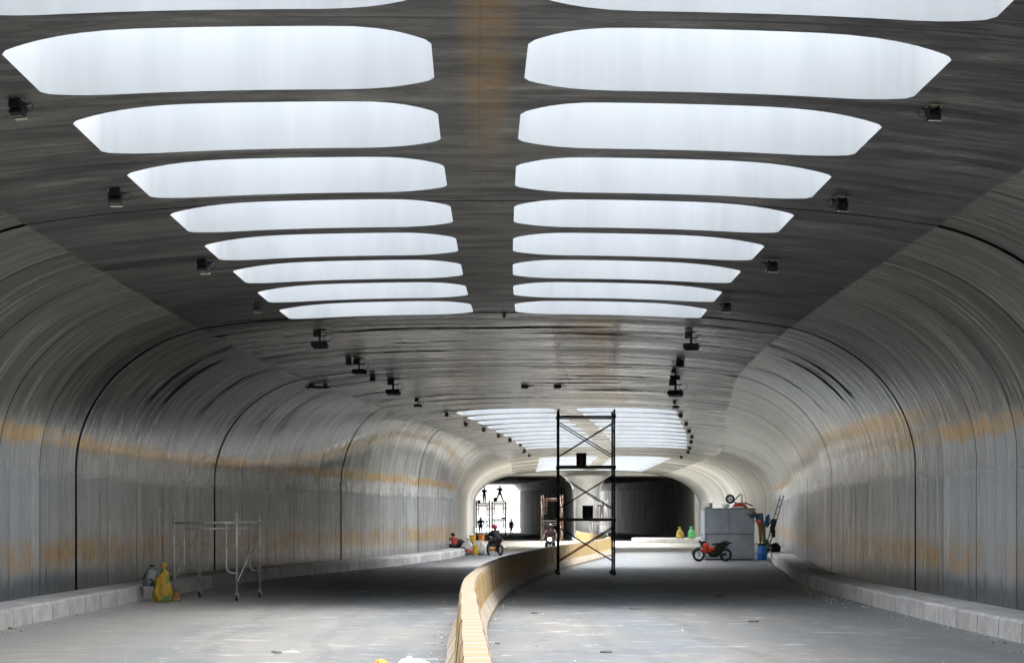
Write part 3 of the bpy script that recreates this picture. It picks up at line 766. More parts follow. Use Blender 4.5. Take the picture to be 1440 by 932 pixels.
# --- scaffolds
def caster_bm(x, y): return x, y
def scaffold(name, label, loc, rz, levels, fw, bay, lift, mats, walk=True, casters=True, decks=(), front_braces=True, group=None, pr=.021, brace_levels=None, stub=.12):
    t = thing(name, label, 'scaffold', loc, rz, group); fm, bm_m, dk = mats
    z0 = .16 if casters else .02
    for yy_ in (-bay / 2, bay / 2):
        for lv in range(levels):
            z = z0 + lift * lv; bm = B()
            for sx in (-1, 1):
                top = z + lift - .012 + (stub if lv == levels - 1 else 0)
                tube(bm, [(sx * fw / 2, yy_, z), (sx * fw / 2, yy_, top)], pr, 8)
                tube(bm, [(sx * fw / 2, yy_, z + lift * .985 - .10), (sx * fw / 2, yy_, z + lift * .985 - .02)], pr * 1.5, 8)
            tube(bm, [(-fw / 2, yy_, z + lift - .12), (fw / 2, yy_, z + lift - .12)], pr, 8)
            if walk:
                iw = fw / 2 - .24
                tube(bm, [(-iw, yy_, z + lift - .25), (iw, yy_, z + lift - .25)], pr * .8, 6)
                for sx in (-1, 1):
                    tube(bm, [(sx * iw, yy_, z + lift - .12), (sx * iw, yy_, z + .62), (sx * (iw + .02), yy_, z + .53), (sx * (iw + .09), yy_, z + .47), (sx * fw / 2, yy_, z + .46)], pr * .7, 6)
                    tube(bm, [(sx * iw, yy_, z + lift * .64), (sx * fw / 2, yy_, z + lift * .64)], pr * .7, 6)
            else:
                for q in (.33, .66): tube(bm, [(-fw / 2, yy_, z + lift * q), (fw / 2, yy_, z + lift * q)], pr * .8, 6)
            link('frame', bm, fm, t, True)
    for lv in range(levels):
        z = z0 + lift * lv
        for sx in (-1, 1):
            if not front_braces and sx < 0: continue
            bm = B(); x = sx * (fw / 2 + .02)
            tube(bm, [(x, -bay / 2, z + .28), (x, bay / 2, z + lift - .30)], pr * .6, 6)
            tube(bm, [(x + .014, bay / 2, z + .28), (x + .014, -bay / 2, z + lift - .30)], pr * .6, 6)
            link('cross_brace', bm, bm_m, t, True)
    for zz, th, mt in decks:
        bm = B()
        for q in range(3): box(bm, (-fw / 2 + fw * (q + .5) / 3, 0, zz), (fw / 3 - .02, bay + .12, th))
        link('deck', bm, mt, t)
    for sx in (-1, 1):
        for sy in (-1, 1):
            if casters:
                bm = B(); tube(bm, [(sx * fw / 2, sy * bay / 2, .10), (sx * fw / 2, sy * bay / 2, .19)], .03, 8)
                for q in (-.035, .035): box(bm, (sx * fw / 2 + q, sy * bay / 2 + .01, .105), (.008, .07, .11))
                box(bm, (sx * fw / 2, sy * bay / 2, .162), (.08, .09, .008))
                c = link('caster', bm, fm, t)
                bm = B(); lathe(bm, [(.045, -.022), (.075, -.018), (.075, .018), (.045, .022)], 18, Matrix.Translation((sx * fw / 2, sy * bay / 2 + .02, .077)) @ Matrix.Rotation(R(90), 4, 'Y'))
                link('wheel', bm, M['rubber'], c)
            else:
                bm = B(); box(bm, (sx * fw / 2, sy * bay / 2, .011), (.14, .14, .02)); link('base_plate', bm, fm, t)
    return t
g = (M['palepole'], M['palepole'], M['wood'])
D = gy(844); sl_ = scaffold('scaffold', 'low silver frame scaffold on casters beside the left kerb and yellow sack', (gx(283, D) + .24, D + .75, 0), R(-9), 1, 1.46, 1.7, 1.70, g, True, True, pr=.027)
dk = (M['darkpole'], M['darkpole'], M['darkpole'])
BT = (2.40, 55.6)
scaffold('scaffold', 'tall black three-storey scaffold tower on wheels right of the striped barrier', (BT[0], BT[1], 0), R(90), 3, 1.15, 1.80, 1.695, dk, False, True,
         decks=((1.80, .09, M['darkpole']), (3.50, .09, M['darkpole']), (5.12, .06, M['darkpole'])), pr=.031)
rp = (M['palepole'], M['palepole'], M['wood'])
scaffold('scaffold', 'rusty and pale pipe scaffold behind the oncoming motorcyclist', (gx(776, 114), 114, 0), R(4), 2, 1.3, 1.5, 1.62, (M['rustpole'], M['palepole'], M['wood']), True, False, decks=((1.66, .04, M['palepole']),), pr=.02)
scaffold('scaffold', 'pale two-storey scaffold by the white pier with a worker reaching out', (6.55, 129, 0), R(6), 2, 1.15, 1.4, 1.55, rp, True, False, decks=((1.62, .04, M['wood']),), pr=.026)
bk = (M['darkpole'], M['darkpole'], M['darkpole'])
SY = 178
s1 = scaffold('scaffold', 'dark scaffold with one standing worker on top, left of the pair in the bright exit', (gx(679, SY), SY, 0), R(3), 2, 1.35, 1.6, 1.66, bk, True, False, decks=((1.74, .05, M['darkpole']), (3.36, .07, M['darkpole'])), pr=.035, stub=.35)
s2 = scaffold('scaffold', 'dark scaffold with a striding worker on top, right of the pair in the bright exit', (gx(701.5, SY), SY + .5, 0), R(-2), 2, 1.42, 1.6, 1.74, bk, True, False, decks=((1.74, .05, M['darkpole']), (3.55, .05, M['darkpole'])), pr=.035, stub=.02)

def lidded(name, label, cat, loc, r, h, mat, taper=.9, handle=True, group=None, lid=True):
    t = thing(name, label, cat, loc, random.uniform(0, 3), group)
    bm = B(); lathe(bm, [(r * taper, 0), (r, h * .93), (r * 1.04, h * .93), (r * 1.04, h), (r * .95, h), (r * .9, h * .9 if not lid else h)], 24); link('body', bm, mat, t, False)
    if handle:
        bm = B(); torus(bm, (0, 0, h * .92), r * 1.06, .008, 'y', 20, 5, math.pi); link('handle', bm, M['steel'], t, True)
    return t
lidded('bucket', 'maroon black bucket standing on the upper deck of the black tower', 'bucket', (gx(817.5, 55.4), 55.4, 3.546), .165, .41, M['maroon'], .98, False)
lidded('bucket', 'black bucket standing on the lower deck of the black tower', 'bucket', (gx(826.5, 55.4), 55.4, 1.846), .175, .41, M['black'], .98, False)
lidded('bucket', 'dark bucket on top of the left scaffold in the exit, beside standing worker', 'bucket', (gx(673.5, SY), SY, 3.396), .17, .30, M['black'])
lidded('bucket', 'dark bucket on top of the right scaffold, at the striding worker\'s feet', 'bucket', (gx(696.5, SY + .5), SY + .5, 3.576), .18, .40, M['black'])
lidded('bucket', 'dark low basin on the middle deck of the right exit scaffold', 'basin', (gx(708, SY + .5), SY + .5, 1.766), .22, .15, M['black'], .8, False)

# --- people
def skin_mesh(name, verts, edges, rad, mat, parent, sub=2):
    me = bpy.data.meshes.new(name); me.from_pydata([tuple(v) for v in verts], edges, []); o = bpy.data.objects.new(name, me); COL.objects.link(o)
    md = o.modifiers.new('s', 'SKIN'); me.skin_vertices[0].data[0].use_root = True
    for i, r in enumerate(rad): me.skin_vertices[0].data[i].radius = (r, r)
    o.modifiers.new('u', 'SUBSURF').levels = sub
    dg = bpy.context.evaluated_depsgraph_get(); ev = o.evaluated_get(dg); nm = bpy.data.meshes.new_from_object(ev)
    o.modifiers.clear(); o.data = nm; nm.name = name; bpy.data.meshes.remove(me); nm.materials.clear(); nm.materials.append(mat)
    for p in nm.polygons: p.use_smooth = True
    o.parent = parent; return o
STD = dict(pelvis=(0, 0, .93), waist=(0, 0, 1.08), chest=(0, 0, 1.28), neck=(0, 0, 1.46), head=(0, -.01, 1.58), crown=(0, .0, 1.66),
           shl=(-.18, 0, 1.40), shr=(.18, 0, 1.40), ell=(-.25, .03, 1.13), elr=(.25, .03, 1.13), hal=(-.25, -.06, .88), har=(.25, -.06, .88),
           hil=(-.09, 0, .88), hir=(.09, 0, .88), knl=(-.10, -.03, .48), knr=(.10, -.03, .48), anl=(-.11, .03, .09), anr=(.11, .03, .09), tol=(-.12, -.14, .035), tor=(.12, -.14, .035))
def person(label, loc, rz, pose=None, shirt='darkcloth', pants='darkcloth', hat=None, scale=1.0, shirt_long=True):
    J = {k_: Vector(v) for k_, v in {**STD, **(pose or {})}.items()}
    t = thing('person', label, 'person', loc, rz); t.scale = (scale,) * 3
    names = list(J); idx_ = {n_: i for i, n_ in enumerate(names)}; V = [J[n_] for n_ in names]
    rr = dict(pelvis=.125, waist=.115, chest=.13, neck=.055, head=.095, crown=.07, shl=.055, shr=.055, ell=.04, elr=.04, hal=.03, har=.03, hil=.085, hir=.085, knl=.055, knr=.055, anl=.038, anr=.038, tol=.035, tor=.035)
    rad = [rr[n_] for n_ in names]
    E = [('pelvis', 'waist'), ('waist', 'chest'), ('chest', 'neck'), ('neck', 'head'), ('head', 'crown'), ('chest', 'shl'), ('chest', 'shr'), ('shl', 'ell'), ('shr', 'elr'), ('ell', 'hal'), ('elr', 'har'),
         ('pelvis', 'hil'), ('pelvis', 'hir'), ('hil', 'knl'), ('hir', 'knr'), ('knl', 'anl'), ('knr', 'anr'), ('anl', 'tol'), ('anr', 'tor')]
    ed = [(idx_[a], idx_[b]) for a, b in E]
    # nose
    V.append(J['head'] + Vector((0, -.105, -.01))); rad.append(.014); ed.append((idx_['head'], len(V) - 1))
    for el_, ha_ in (('ell', 'hal'), ('elr', 'har')):
        d = (J[ha_] - J[el_]).normalized(); s_ = d.cross(Vector((0, 1, .1))).normalized()
        pi_ = len(V); V.append(J[ha_] + d * .05); rad.append(.032); ed.append((idx_[ha_], pi_))
        for q, (o_, ln_) in enumerate(((-.03, .07), (-.01, .085), (.01, .08), (.03, .06))):
            V.append(V[pi_] + s_ * o_ + d * .03); rad.append(.009); ed.append((pi_, len(V) - 1))
            V.append(V[-1] + d * ln_ + Vector((0, -.02, 0))); rad.append(.008); ed.append((len(V) - 2, len(V) - 1))
        V.append(V[pi_] - s_ * .05 + d * .01); rad.append(.010); ed.append((pi_, len(V) - 1))
    skin_mesh('body', V, ed, rad, M['skin'], t)
    def sub(ns, es, rd, mat, nm):
        vs = [J[n_] for n_ in ns]; ii = {n_: i for i, n_ in enumerate(ns)}
        return skin_mesh(nm, vs, [(ii[a], ii[b]) for a, b in es], rd, M[mat], t)
    wr = lambda a, b, f: J[a].lerp(J[b], f)
    J['wl'] = wr('ell', 'hal', .8); J['wr_'] = wr('elr', 'har', .8); J['lo'] = J['pelvis'].copy()
    J['nk'] = wr('chest', 'neck', .75)
    sub(['chest', 'waist', 'lo', 'nk', 'shl', 'shr', 'ell', 'elr', 'wl', 'wr_'], [('chest', 'waist'), ('waist', 'lo'), ('chest', 'nk'), ('chest', 'shl'), ('chest', 'shr'), ('shl', 'ell'), ('shr', 'elr'), ('ell', 'wl'), ('elr', 'wr_')],
        [.155, .14, .15, .085, .078, .078, .062, .062, .05, .05], shirt, 'shirt')
    J['bl'] = wr('knl', 'anl', .92); J['br'] = wr('knr', 'anr', .92)
    sub(['pelvis', 'hil', 'hir', 'knl', 'knr', 'bl', 'br'], [('pelvis', 'hil'), ('pelvis', 'hir'), ('hil', 'knl'), ('hir', 'knr'), ('knl', 'bl'), ('knr', 'br')], [.14, .10, .10, .078, .078, .06, .06], pants, 'trousers')
    for a, b in (('anl', 'tol'), ('anr', 'tor')):
        bm = B(); c = J[a].lerp(J[b], .5); d = J[b] - J[a]; ball(bm, (0, 0, 0), (.05, .135, .045)); o = link('shoe', bm, M['black'], t, True)
        o.location = (c.x, c.y, c.z - .01); o.rotation_euler = (0, 0, math.atan2(d.y, d.x) + R(90))
    hd = J['head']; up = (J['crown'] - J['neck']).normalized()
    q = Vector((0, 0, 1)).rotation_difference(up).to_euler()
    if hat in ('helmred', 'helmblack'):
        bm = B(); ball(bm, (0, 0, 0), (.135, .155, .145), None, 3); bmesh.ops.bisect_plane(bm, geom=bm.verts[:] + bm.edges[:] + bm.faces[:], plane_co=(0, 0, -.06), plane_no=(0, -.35, -1), clear_outer=True)
        h_ = link('helmet', bm, M[hat], t, True, hd + up * .03, q)
        bm = B(); ball(bm, (0, -.035, -.01), (.118, .125, .07), None, 3); link('visor', bm, M['glassdark'], h_, True)
    elif hat == 'hat':
        bm = B(); lathe(bm, [(.20, 0), (.19, .012), (.115, .02), (.105, .09), (.06, .12), (0.001, .125)], 24); link('hat', bm, M['hat'], t, True, hd + up * .05, q)
    else:
        bm = B(); ball(bm, (0, .02, .03), (.108, .118, .105), None, 3); bmesh.ops.bisect_plane(bm, geom=bm.verts[:] + bm.edges[:] + bm.faces[:], plane_co=(0, 0, .01), plane_no=(0, -.7, -1), clear_outer=True)
        link('hair', bm, M['hair'], t, True, hd + up * .01, q)
    return t
z1 = 3.396; z2 = 3.576
person('person in dark clothes standing on the left exit scaffold, arms folded at chest', (gx(681, SY), SY, z1), R(20), dict(ell=(-.30, -.02, 1.2), hal=(-.10, -.24, 1.30), elr=(.30, -.04, 1.2), har=(.14, -.26, 1.36)), hat='hat', scale=.97)
person('person in dark clothes striding on top of the right exit scaffold', (gx(703, SY + .5), SY + .5, z2), R(-10),
       dict(pelvis=(-.02, 0, .90), hil=(-.11, 0, .86), hir=(.07, 0, .86), knl=(-.25, -.05, .47), anl=(-.40, .02, .08), tol=(-.52, -.06, .035), knr=(.22, -.03, .46), anr=(.36, .03, .08), tor=(.48, -.06, .035),
            elr=(.24, .1, 1.18), har=(.12, -.2, 1.2), ell=(-.34, -.02, 1.22), hal=(-.30, -.22, 1.38), waist=(-.02, 0, 1.06), chest=(0, 0, 1.26)), scale=.97)
person('person in dark clothes standing on the road right of the exit scaffolds', (gx(719, 183), 183, 0), R(-35), hat='hat')
person('person in brown grey clothes standing behind the left exit scaffold', (gx(676, 189), 189, 0), R(10), dict(ell=(-.34, 0, 1.2), elr=(.34, 0, 1.2), hal=(-.20, -.1, .98), har=(.20, -.1, .98)), 'greycloth', 'greycloth', scale=1.12)
person('person in dark clothes reaching sideways from the pale scaffold by the pier', (6.75, 128.5, 1.645), R(-10),
       dict(shr=(.19, 0, 1.36), elr=(.44, -.05, 1.3), har=(.68, -.1, 1.18), chest=(.05, 0, 1.24), neck=(.10, -.02, 1.42), head=(.13, -.03, 1.54), crown=(.15, -.02, 1.62), ell=(-.30, 0, 1.22), hal=(-.12, -.2, 1.25)), 'greycloth', 'greycloth', scale=.88)

# --- motorcycles (local +X is forward)
def wheel(t, x, r=.285):
    bm = B(); torus(bm, (x, 0, r), r - .055, .055, 'y', 30, 8); w_ = link('wheel', bm, M['rubber'], t, True)
    bm = B(); torus(bm, (x, 0, r), r - .085, .012, 'y', 26, 6); lathe(bm, [(.04, -.05), (.04, .05)], 12, Matrix.Translation((x, 0, r)) @ Matrix.Rotation(R(90), 4, 'X'))
    for i in range(5):
        a = i * 2 * math.pi / 5; tube(bm, [(x, 0, r), (x + math.cos(a) * (r - .085), 0, r + math.sin(a) * (r - .085))], .014, 6)
    link('rim', bm, M['steel'], w_, True)
    return w_
def motorcycle(label, loc, rz, paint, lean=0, lit=False):
    t = thing('motorcycle', label, 'motorcycle', loc, rz); t.rotation_euler[0] = 0
    wheel(t, .62); wheel(t, -.60)
    bm = B()                                            # main body: leg shield, underbone, engine
    tube(bm, [(.46, 0, .78), (.30, 0, .50), (.0, 0, .40), (-.30, 0, .50), (-.70, 0, .74)], [.06, .07, .08, .08, .04], 8)
    box(bm, (-.05, 0, .32), (.38, .24, .26), None, .04); ball(bm, (.02, 0, .44), (.30, .13, .16)); ball(bm, (-.30, 0, .50), (.26, .11, .14)); ball(bm, (.40, 0, .66), (.13, .12, .24), (0, R(-20), 0)); tube(bm, [(-.28, .1, .30), (-.60, .1, .29)], .05, 8); box(bm, (-.36, .07, .30), (.45, .06, .08), (0, R(6), 0), .02)
    link('chassis', bm, M['black'], t, True)
    bm = B()
    for s_ in (-1, 1):
        ball(bm, (.36, s_ * .11, .58), (.17, .05, .23), (0, R(-25), 0)); ball(bm, (.12, s_ * .10, .50), (.20, .04, .10), (0, R(20), 0))
    link('fairing', bm, M[paint], t, True)
    bm = B(); ball(bm, (.50, 0, .80), (.09, .12, .10)); ball(bm, (.47, 0, .62), (.08, .15, .16)); ball(bm, (-.40, 0, .66), (.40, .11, .10), (0, R(16), 0)); ball(bm, (-.72, 0, .76), (.16, .07, .05), (0, R(24), 0)); link('tail_panel', bm, M['black'], t, True)
    bm = B(); ball(bm, (-.22, 0, .74), (.28, .12, .06), (0, R(5), 0)); ball(bm, (-.50, 0, .81), (.22, .10, .055), (0, R(14), 0)); link('seat', bm, M['rubber'], t, True)
    bm = B()
    for s_ in (-1, 1): tube(bm, [(.62, s_ * .07, .285), (.48, s_ * .07, .72)], .022, 8)
    tube(bm, [(.47, 0, .70), (.42, 0, .92)], .03, 8); link('fork', bm, M['steel'], t, True)
    bm = B(); tube(bm, [(.34, -.33, .95), (.40, -.20, .97), (.43, 0, .93), (.40, .20, .97), (.34, .33, .95)], .016, 8); hb = link('handlebar', bm, M['black'], t, True)
    for s_ in (-1, 1):
        bm = B(); tube(bm, [(.38, s_ * .22, .97), (.37, s_ * .27, 1.12)], .008, 6); ball(bm, (.37, s_ * .28, 1.16), (.015, .055, .04)); link('mirror', bm, M['black'], hb, True)
    bm = B(); ball(bm, (.58, 0, .86), (.05, .085, .075)); link('headlight', bm, M['lamp'] if lit else M['glassdark'], t, True)
    bm = B(); torus(bm, (.62, 0, .29), .30, .02, 'y', 20, 6, math.pi * .7); tube(bm, [(.62, 0, .60), (.40, 0, .50)], .02, 6); torus(bm, (-.60, 0, .30), .31, .022, 'y', 20, 6, math.pi * .6); link('mudguard', bm, M['black'], t, True)
    bm = B(); tube(bm, [(.0, -.12, .28), (-.25, -.14, .24), (-.35, -.15, .28), (-.75, -.16, .40)], [.02, .025, .05, .055], 10); link('exhaust', bm, M['steel'], t, True)
    bm = B(); ball(bm, (-.87, 0, .76), (.03, .06, .03)); link('tail_light', bm, M['helmred'], t, True)
    return t
DB = 74.2
motorcycle('black motorcycle with red orange panels parked in front of the grey shed', (gx(1002, 72.8), 72.8, 0), R(180 + 14), 'redpaint')
D2 = 84.6
motorcycle('dark motorcycle ridden away beside the white sacks on the left', (gx(696, D2), D2, 0), R(117), 'black')
sit = dict(pelvis=(0, .05, .86), waist=(0, .0, 1.0), chest=(0, -.10, 1.18), neck=(0, -.16, 1.34), head=(0, -.19, 1.46), crown=(0, -.19, 1.55), shl=(-.18, -.12, 1.30), shr=(.18, -.12, 1.30), ell=(-.29, -.28, 1.10), elr=(.29, -.28, 1.10), hal=(-.30, -.48, 1.0), har=(.30, -.48, 1.0),
           hil=(-.10, .02, .83), hir=(.10, .02, .83), knl=(-.18, -.38, .70), knr=(.18, -.38, .70), anl=(-.19, -.20, .30), anr=(.19, -.20, .30), tol=(-.19, -.36, .27), tor=(.19, -.36, .27))
def rider(label, bike_loc, rz, hat, shirt='darkcloth', sc=1.0):
    # rider faces the motorcycle's +X; person faces local -Y, so turn by 90 degrees
    o = person(label, bike_loc, rz + R(90), sit, shirt, 'darkcloth', hat, sc)
    off = Matrix.Rotation(rz, 3, 'Z') @ Vector((-.18, 0, -.05)); o.location = Vector(bike_loc) + off
    return o
rider('rider in black with a dark red helmet on the left motorcycle', (gx(696, D2), D2, 0), R(117), 'helmred', sc=.97)
D3 = 80.5
motorcycle('oncoming black motorcycle with its headlight on, beyond the striped barrier', (gx(774, D3), D3, 0), R(-94), 'black', lit=True)
rider('rider in dark maroon jacket and helmet on the oncoming motorcycle', (gx(774, D3), D3, 0), R(-94), 'helmblack', 'maroon')

# --- grey shed
sx0, sx1, sh = gx(992, DB + .6), gx(1062, DB + .6), 2.26
t = thing('site_shed', 'grey riveted sheet metal shed standing in front of the right wall', 'shed', ((sx0 + sx1) / 2, DB + 1.7, 0), R(-1.5))
wd = sx1 - sx0
bm = B()
for a in (-1, 1):
    box(bm, (a * (wd / 4), -1.05, sh * .25 + .035), (wd / 2 - .008, .04, sh * .5 - .05)); box(bm, (a * (wd / 4), -1.05, sh * .75 + .014), (wd / 2 - .008, .04, sh * .5 - .05))
    box(bm, (a * (wd / 2 - .02), 0, sh / 2 + .02), (.04, 2.04, sh - .06))
box(bm, (0, 1.05, sh / 2 + .02), (wd - .1, .04, sh - .06)); link('wall_panel', bm, M['clad'], t)
bm = B(); box(bm, (0, 0, sh + .012), (wd + .04, 2.2, .03)); link('roof', bm, M['clad'], t)
bm = B()
for q in range(14): ball(bm, (0 - .035 * (q % 2), -1.073, .12 + q * sh / 14.5), (.022, .01, .022), None, 1)
for q in range(15): ball(bm, (-wd / 2 + .1 + q * (wd - .2) / 14, -1.073, sh * .5 + .02), (.022, .01, .022), None, 1)
for a in (-1, 1):
    for q in range(12): ball(bm, (a * (wd / 2 - .05), -1.073, .12 + q * sh / 12.5), (.018, .01, .018), None, 1)
r_ = link('rivet', bm, M['dkmetal'], t); r_['kind'] = 'stuff'
bm = B(); box(bm, (0, 0, .03), (wd - .1, 2.0, .06)); link('skid', bm, M['black'], t)
TOP = sh + .03
# wheelbarrow upside down on the roof
wx = gx(1028, DB + 1.3); t = thing('wheelbarrow', 'upturned wheelbarrow with red tray and wheel in the air on the shed roof', 'wheelbarrow', (wx, DB + 1.3, TOP), 0)
bm = B(); lathe(bm, [(.46, 0), (.44, .03), (.28, .24), (.20, .27)], 4, Matrix.Translation((.38, 0, .0)) @ Matrix.Diagonal((1.1, .75, .8, 1)) @ Matrix.Rotation(R(45), 4, 'Z')); link('tray', bm, M['redrust'], t)
bm = B(); torus(bm, (-.04, 0, .40), .165, .045, 'y', 26, 8); w_ = link('wheel', bm, M['rubber'], t, True)
bm = B(); lathe(bm, [(.12, -.02), (.12, .02)], 16, Matrix.Translation((-.04, 0, .40)) @ Matrix.Rotation(R(90), 4, 'X')); link('rim', bm, M['whitepl'], w_)
bm = B()
for s_ in (-1, 1):
    tube(bm, [(-.04, s_ * .07, .40), (.22, s_ * .18, .22), (.62, s_ * .24, .24), (.95, s_ * .27, .10)], .016, 6)
    tube(bm, [(.12, s_ * .15, .30), (.40, s_ * .20, .62), (.48, s_ * .2, .62), (.50, s_ * .2, .24)], .014, 6)
link('frame', bm, M['black'], t, True)
bm = B(); ball(bm, (0, 0, .11), (.16, .2, .13), None, 3); lumpy(bm, .05, 3, 7); tag(link('sack', bm, M['wsack'], None, True, (gx(1020, DB + 1.0), DB + 1.0, TOP)), 'white bundle on the shed roof left of the red tray', 'sack')
bm = B(); box(bm, (0, 0, .03), (.56, .5, .05), (R(0), R(-4), 0)); tag(link('board', bm, M['whitepl'], None, False, (gx(1036, DB + .75), DB + .82, TOP)), 'white board lying at the front of the shed roof', 'board')
t = thing('paint_can', 'small grey can at the left front corner of the shed roof', 'can', (gx(999, DB + 1), DB + .95, TOP))
bm = B(); lathe(bm, [(.085, 0), (.085, .2), (.09, .2), (.09, .22), (.02, .225)], 16); link('body', bm, M['galv'], t)
bm = B(); box(bm, (-.13, 0, .025), (.14, .12, .05)); link('strap', bm, M['black'], t)
# blue drum, worker on it, ladder
DW = DB + .9; XD = gx(1068.5, DW - .45)
t = thing('plastic_drum', 'bright blue plastic drum at the right foot of the shed', 'drum', (XD + .12, DW - .3, 0))
bm = B(); lathe(bm, [(.20, 0), (.215, .05), (.215, .28), (.225, .30), (.215, .32), (.215, .60), (.19, .64)], 24); link('body', bm, M['bluepl'], t, True)
bm = B(); lathe(bm, [(.205, .642), (.205, .665), (.19, .67)], 24); link('lid', bm, M['greycloth'], t)
wpose = dict(pelvis=(.05, .05, .92), waist=(.0, .03, 1.07), chest=(-.10, .0, 1.26), neck=(-.22, -.03, 1.40), head=(-.32, -.05, 1.47), crown=(-.37, -.04, 1.56), shl=(-.26, -.02, 1.36), shr=(.04, 0, 1.38),
             ell=(-.40, -.10, 1.24), hal=(-.55, -.02, 1.36), elr=(.02, -.18, 1.16), har=(-.18, -.26, 1.10), hil=(-.03, .04, .87), hir=(.13, .04, .87), knl=(-.02, -.05, .47), knr=(.14, -.04, .47), anl=(0, .0, .09), anr=(.14, .0, .09), tol=(-.08, -.08, .035), tor=(.06, -.08, .035))
person('person in blue shirt, olive trousers and hat leaning over the shed roof', (XD + .06, DW - .3, .655), R(0), wpose, 'bluecloth', 'olive', 'hat', .98)
bm = B(); ball(bm, (0, 0, 0), (.12, .09, .11), None, 3); lumpy(bm, .04, 5, 9); tag(link('work_bag', bm, M['redcloth'], None, True, (XD - .06, DW - .72, 1.66)), 'dark red bag held at the waist of the worker by the shed', 'bag')
bm = B(); ball(bm, (0, 0, 0), (.12, .10, .30), (0, R(8), 0), 3); lumpy(bm, .06, 8, 6); tag(link('backpack', bm, M['bluepl'], None, True, (XD + .38, DW - .12, 1.72)), 'blue cloth bag hanging behind the back of the worker by the shed', 'bag')
lt = thing('ladder', 'dark narrow ladder leaning on the right wall beside the shed', 'ladder', (XD + .14, DW - .2, .0))
L0, L1 = Vector((0, 0, .0)), Vector((.80, .0, 2.84)); off = Vector((.19, .30, 0))
for o_ in (Vector((0, 0, 0)), off):
    bm = B(); tube(bm, [L0 + o_, L1 + o_], .022, 4); link('rail', bm, M['ladderm'], lt)
for q in range(9):
    p = L0.lerp(L1, (q + .7) / 9.4); bm = B(); tube(bm, [p, p + off], .018, 6); link('rung', bm, M['ladderm'], lt)
bm = B(); ball(bm, (0, 0, .12), (.13, .12, .2), None, 3); ball(bm, (-.02, 0, -.25), (.10, .06, .30), (0, R(-10), 0), 3); lumpy(bm, .05, 2, 7)
tag(link('jacket', bm, M['darkcloth'], None, True, (XD + .62, DW - .30, 1.52)), 'black jacket hanging on the ladder beside the shed', 'jacket')
KX = XC(DW) + HWR(DW) - .45
def sack(name, label, cat, loc, s_, mat, seed, tie=True, rz=0, lum=.09):
    t = thing(name, label, cat, loc, rz)
    w_, d_, h_ = s_; bm = B()
    prof = [(.30, 0), (.46, .04), (.52, .16), (.50, .36), (.44, .58), (.34, .78), (.20, .92), (.10, 1.0)] if tie else [(.34, 0), (.50, .08), (.52, .28), (.46, .55), (.34, .80), (.16, .95), (.04, 1.0)]
    lathe(bm, [(r_, z_ * h_) for r_, z_ in prof], 26, Matrix.Diagonal((w_, d_, 1, 1)))
    bmesh.ops.subdivide_edges(bm, edges=[e for e in bm.edges if e.is_manifold and len(e.link_faces[0].verts) == 4], cuts=1, use_grid_fill=True)
    rr_ = random.Random(seed); lean = rr_.uniform(-.12, .12) * w_
    for v in bm.verts:
        a_ = math.atan2(v.co.y, v.co.x); fz = v.co.z / h_
        k_ = 1 + .10 * math.sin(a_ * 3 + seed) + .07 * math.sin(a_ * 7 + fz * 5 + seed) * (.3 + fz); v.co.x *= k_; v.co.y *= k_; v.co.x += lean * fz * fz
    lumpy(bm, lum * w_ * 1.2, seed, 2.6 / w_); lumpy(bm, lum * .6 * w_, seed + 3, 8 / w_)
    for v in bm.verts: v.co.z = max(0.0, v.co.z)
    link('body', bm, M[mat], t, True)
    if tie:
        bm = B(); lathe(bm, [(w_ * .12, h_ * .93), (w_ * .07, h_ * 1.0), (w_ * .15, h_ * 1.07), (w_ * .22, h_ * 1.17), (w_ * .12, h_ * 1.2)], 14, Matrix.Translation((lean, 0, 0)))
        for v in bm.verts: v.co.y *= .6; v.co.x *= 1 + .3 * math.sin(v.co.z * 40 + seed)
        lumpy(bm, .1 * w_, seed, 9 / w_)
        link('tied_neck', bm, M[mat], t, True)
    return t
sack('sack', 'green sack on the right kerb beside the ladder foot', 'sack', (XD + .50, DW + .9, KERB_Z), (.46, .4, .50), 'gsack', 4, rz=1)
sack('work_bag', 'dark lumpy bag on the right kerb against the wall', 'bag', (XD + .86, DW + .9, KERB_Z), (.5, .3, .42), 'darkcloth', 9, False)
t = thing('water_bottle', 'white and blue plastic bottle on the right kerb before the green sack', 'bottle', (XD + .52, DW + .2, KERB_Z))
bm = B(); lathe(bm, [(.07, 0), (.085, .03), (.085, .2), (.04, .27), (.03, .3)], 16); link('body', bm, M['whitepl'], t, True)
bm = B(); lathe(bm, [(.088, .08), (.088, .16)], 16); link('band', bm, M['bluepl'], t, True)

# --- near left sacks and scaffold foot rubbish
DS = gy(846)
sack('sack', 'yellow woven sack with green print standing by the left scaffold', 'sack', (gx(228, DS), DS, 0), (.40, .36, .72), 'ysack', 2)
sack('plastic_bag', 'grey and white plastic bag resting on kerb behind the yellow sack', 'bag', (gx(214, DS + .5), DS + .45, KERB_Z), (.38, .34, .40), 'gysack', 6)
sack('plastic_bag', 'small brown bag on the road right of the yellow sack', 'bag', (gx(246, DS + .2), DS + .3, 0), (.2, .2, .22), 'brownbag', 8)
D0 = 20.4
sack('plastic_bag', 'crumpled white bag with yellow print on the road at the bottom edge', 'bag', (gx(584, D0), D0, 0), (.56, .5, .17), 'wsack', 11, False, lum=.12)
sack('plastic_bag', 'torn yellow bag lying left of the crumpled white bag at the bottom edge', 'bag', (gx(536, D0), D0 + .1, 0), (.2, .3, .15), 'ysack', 12, False, lum=.14)

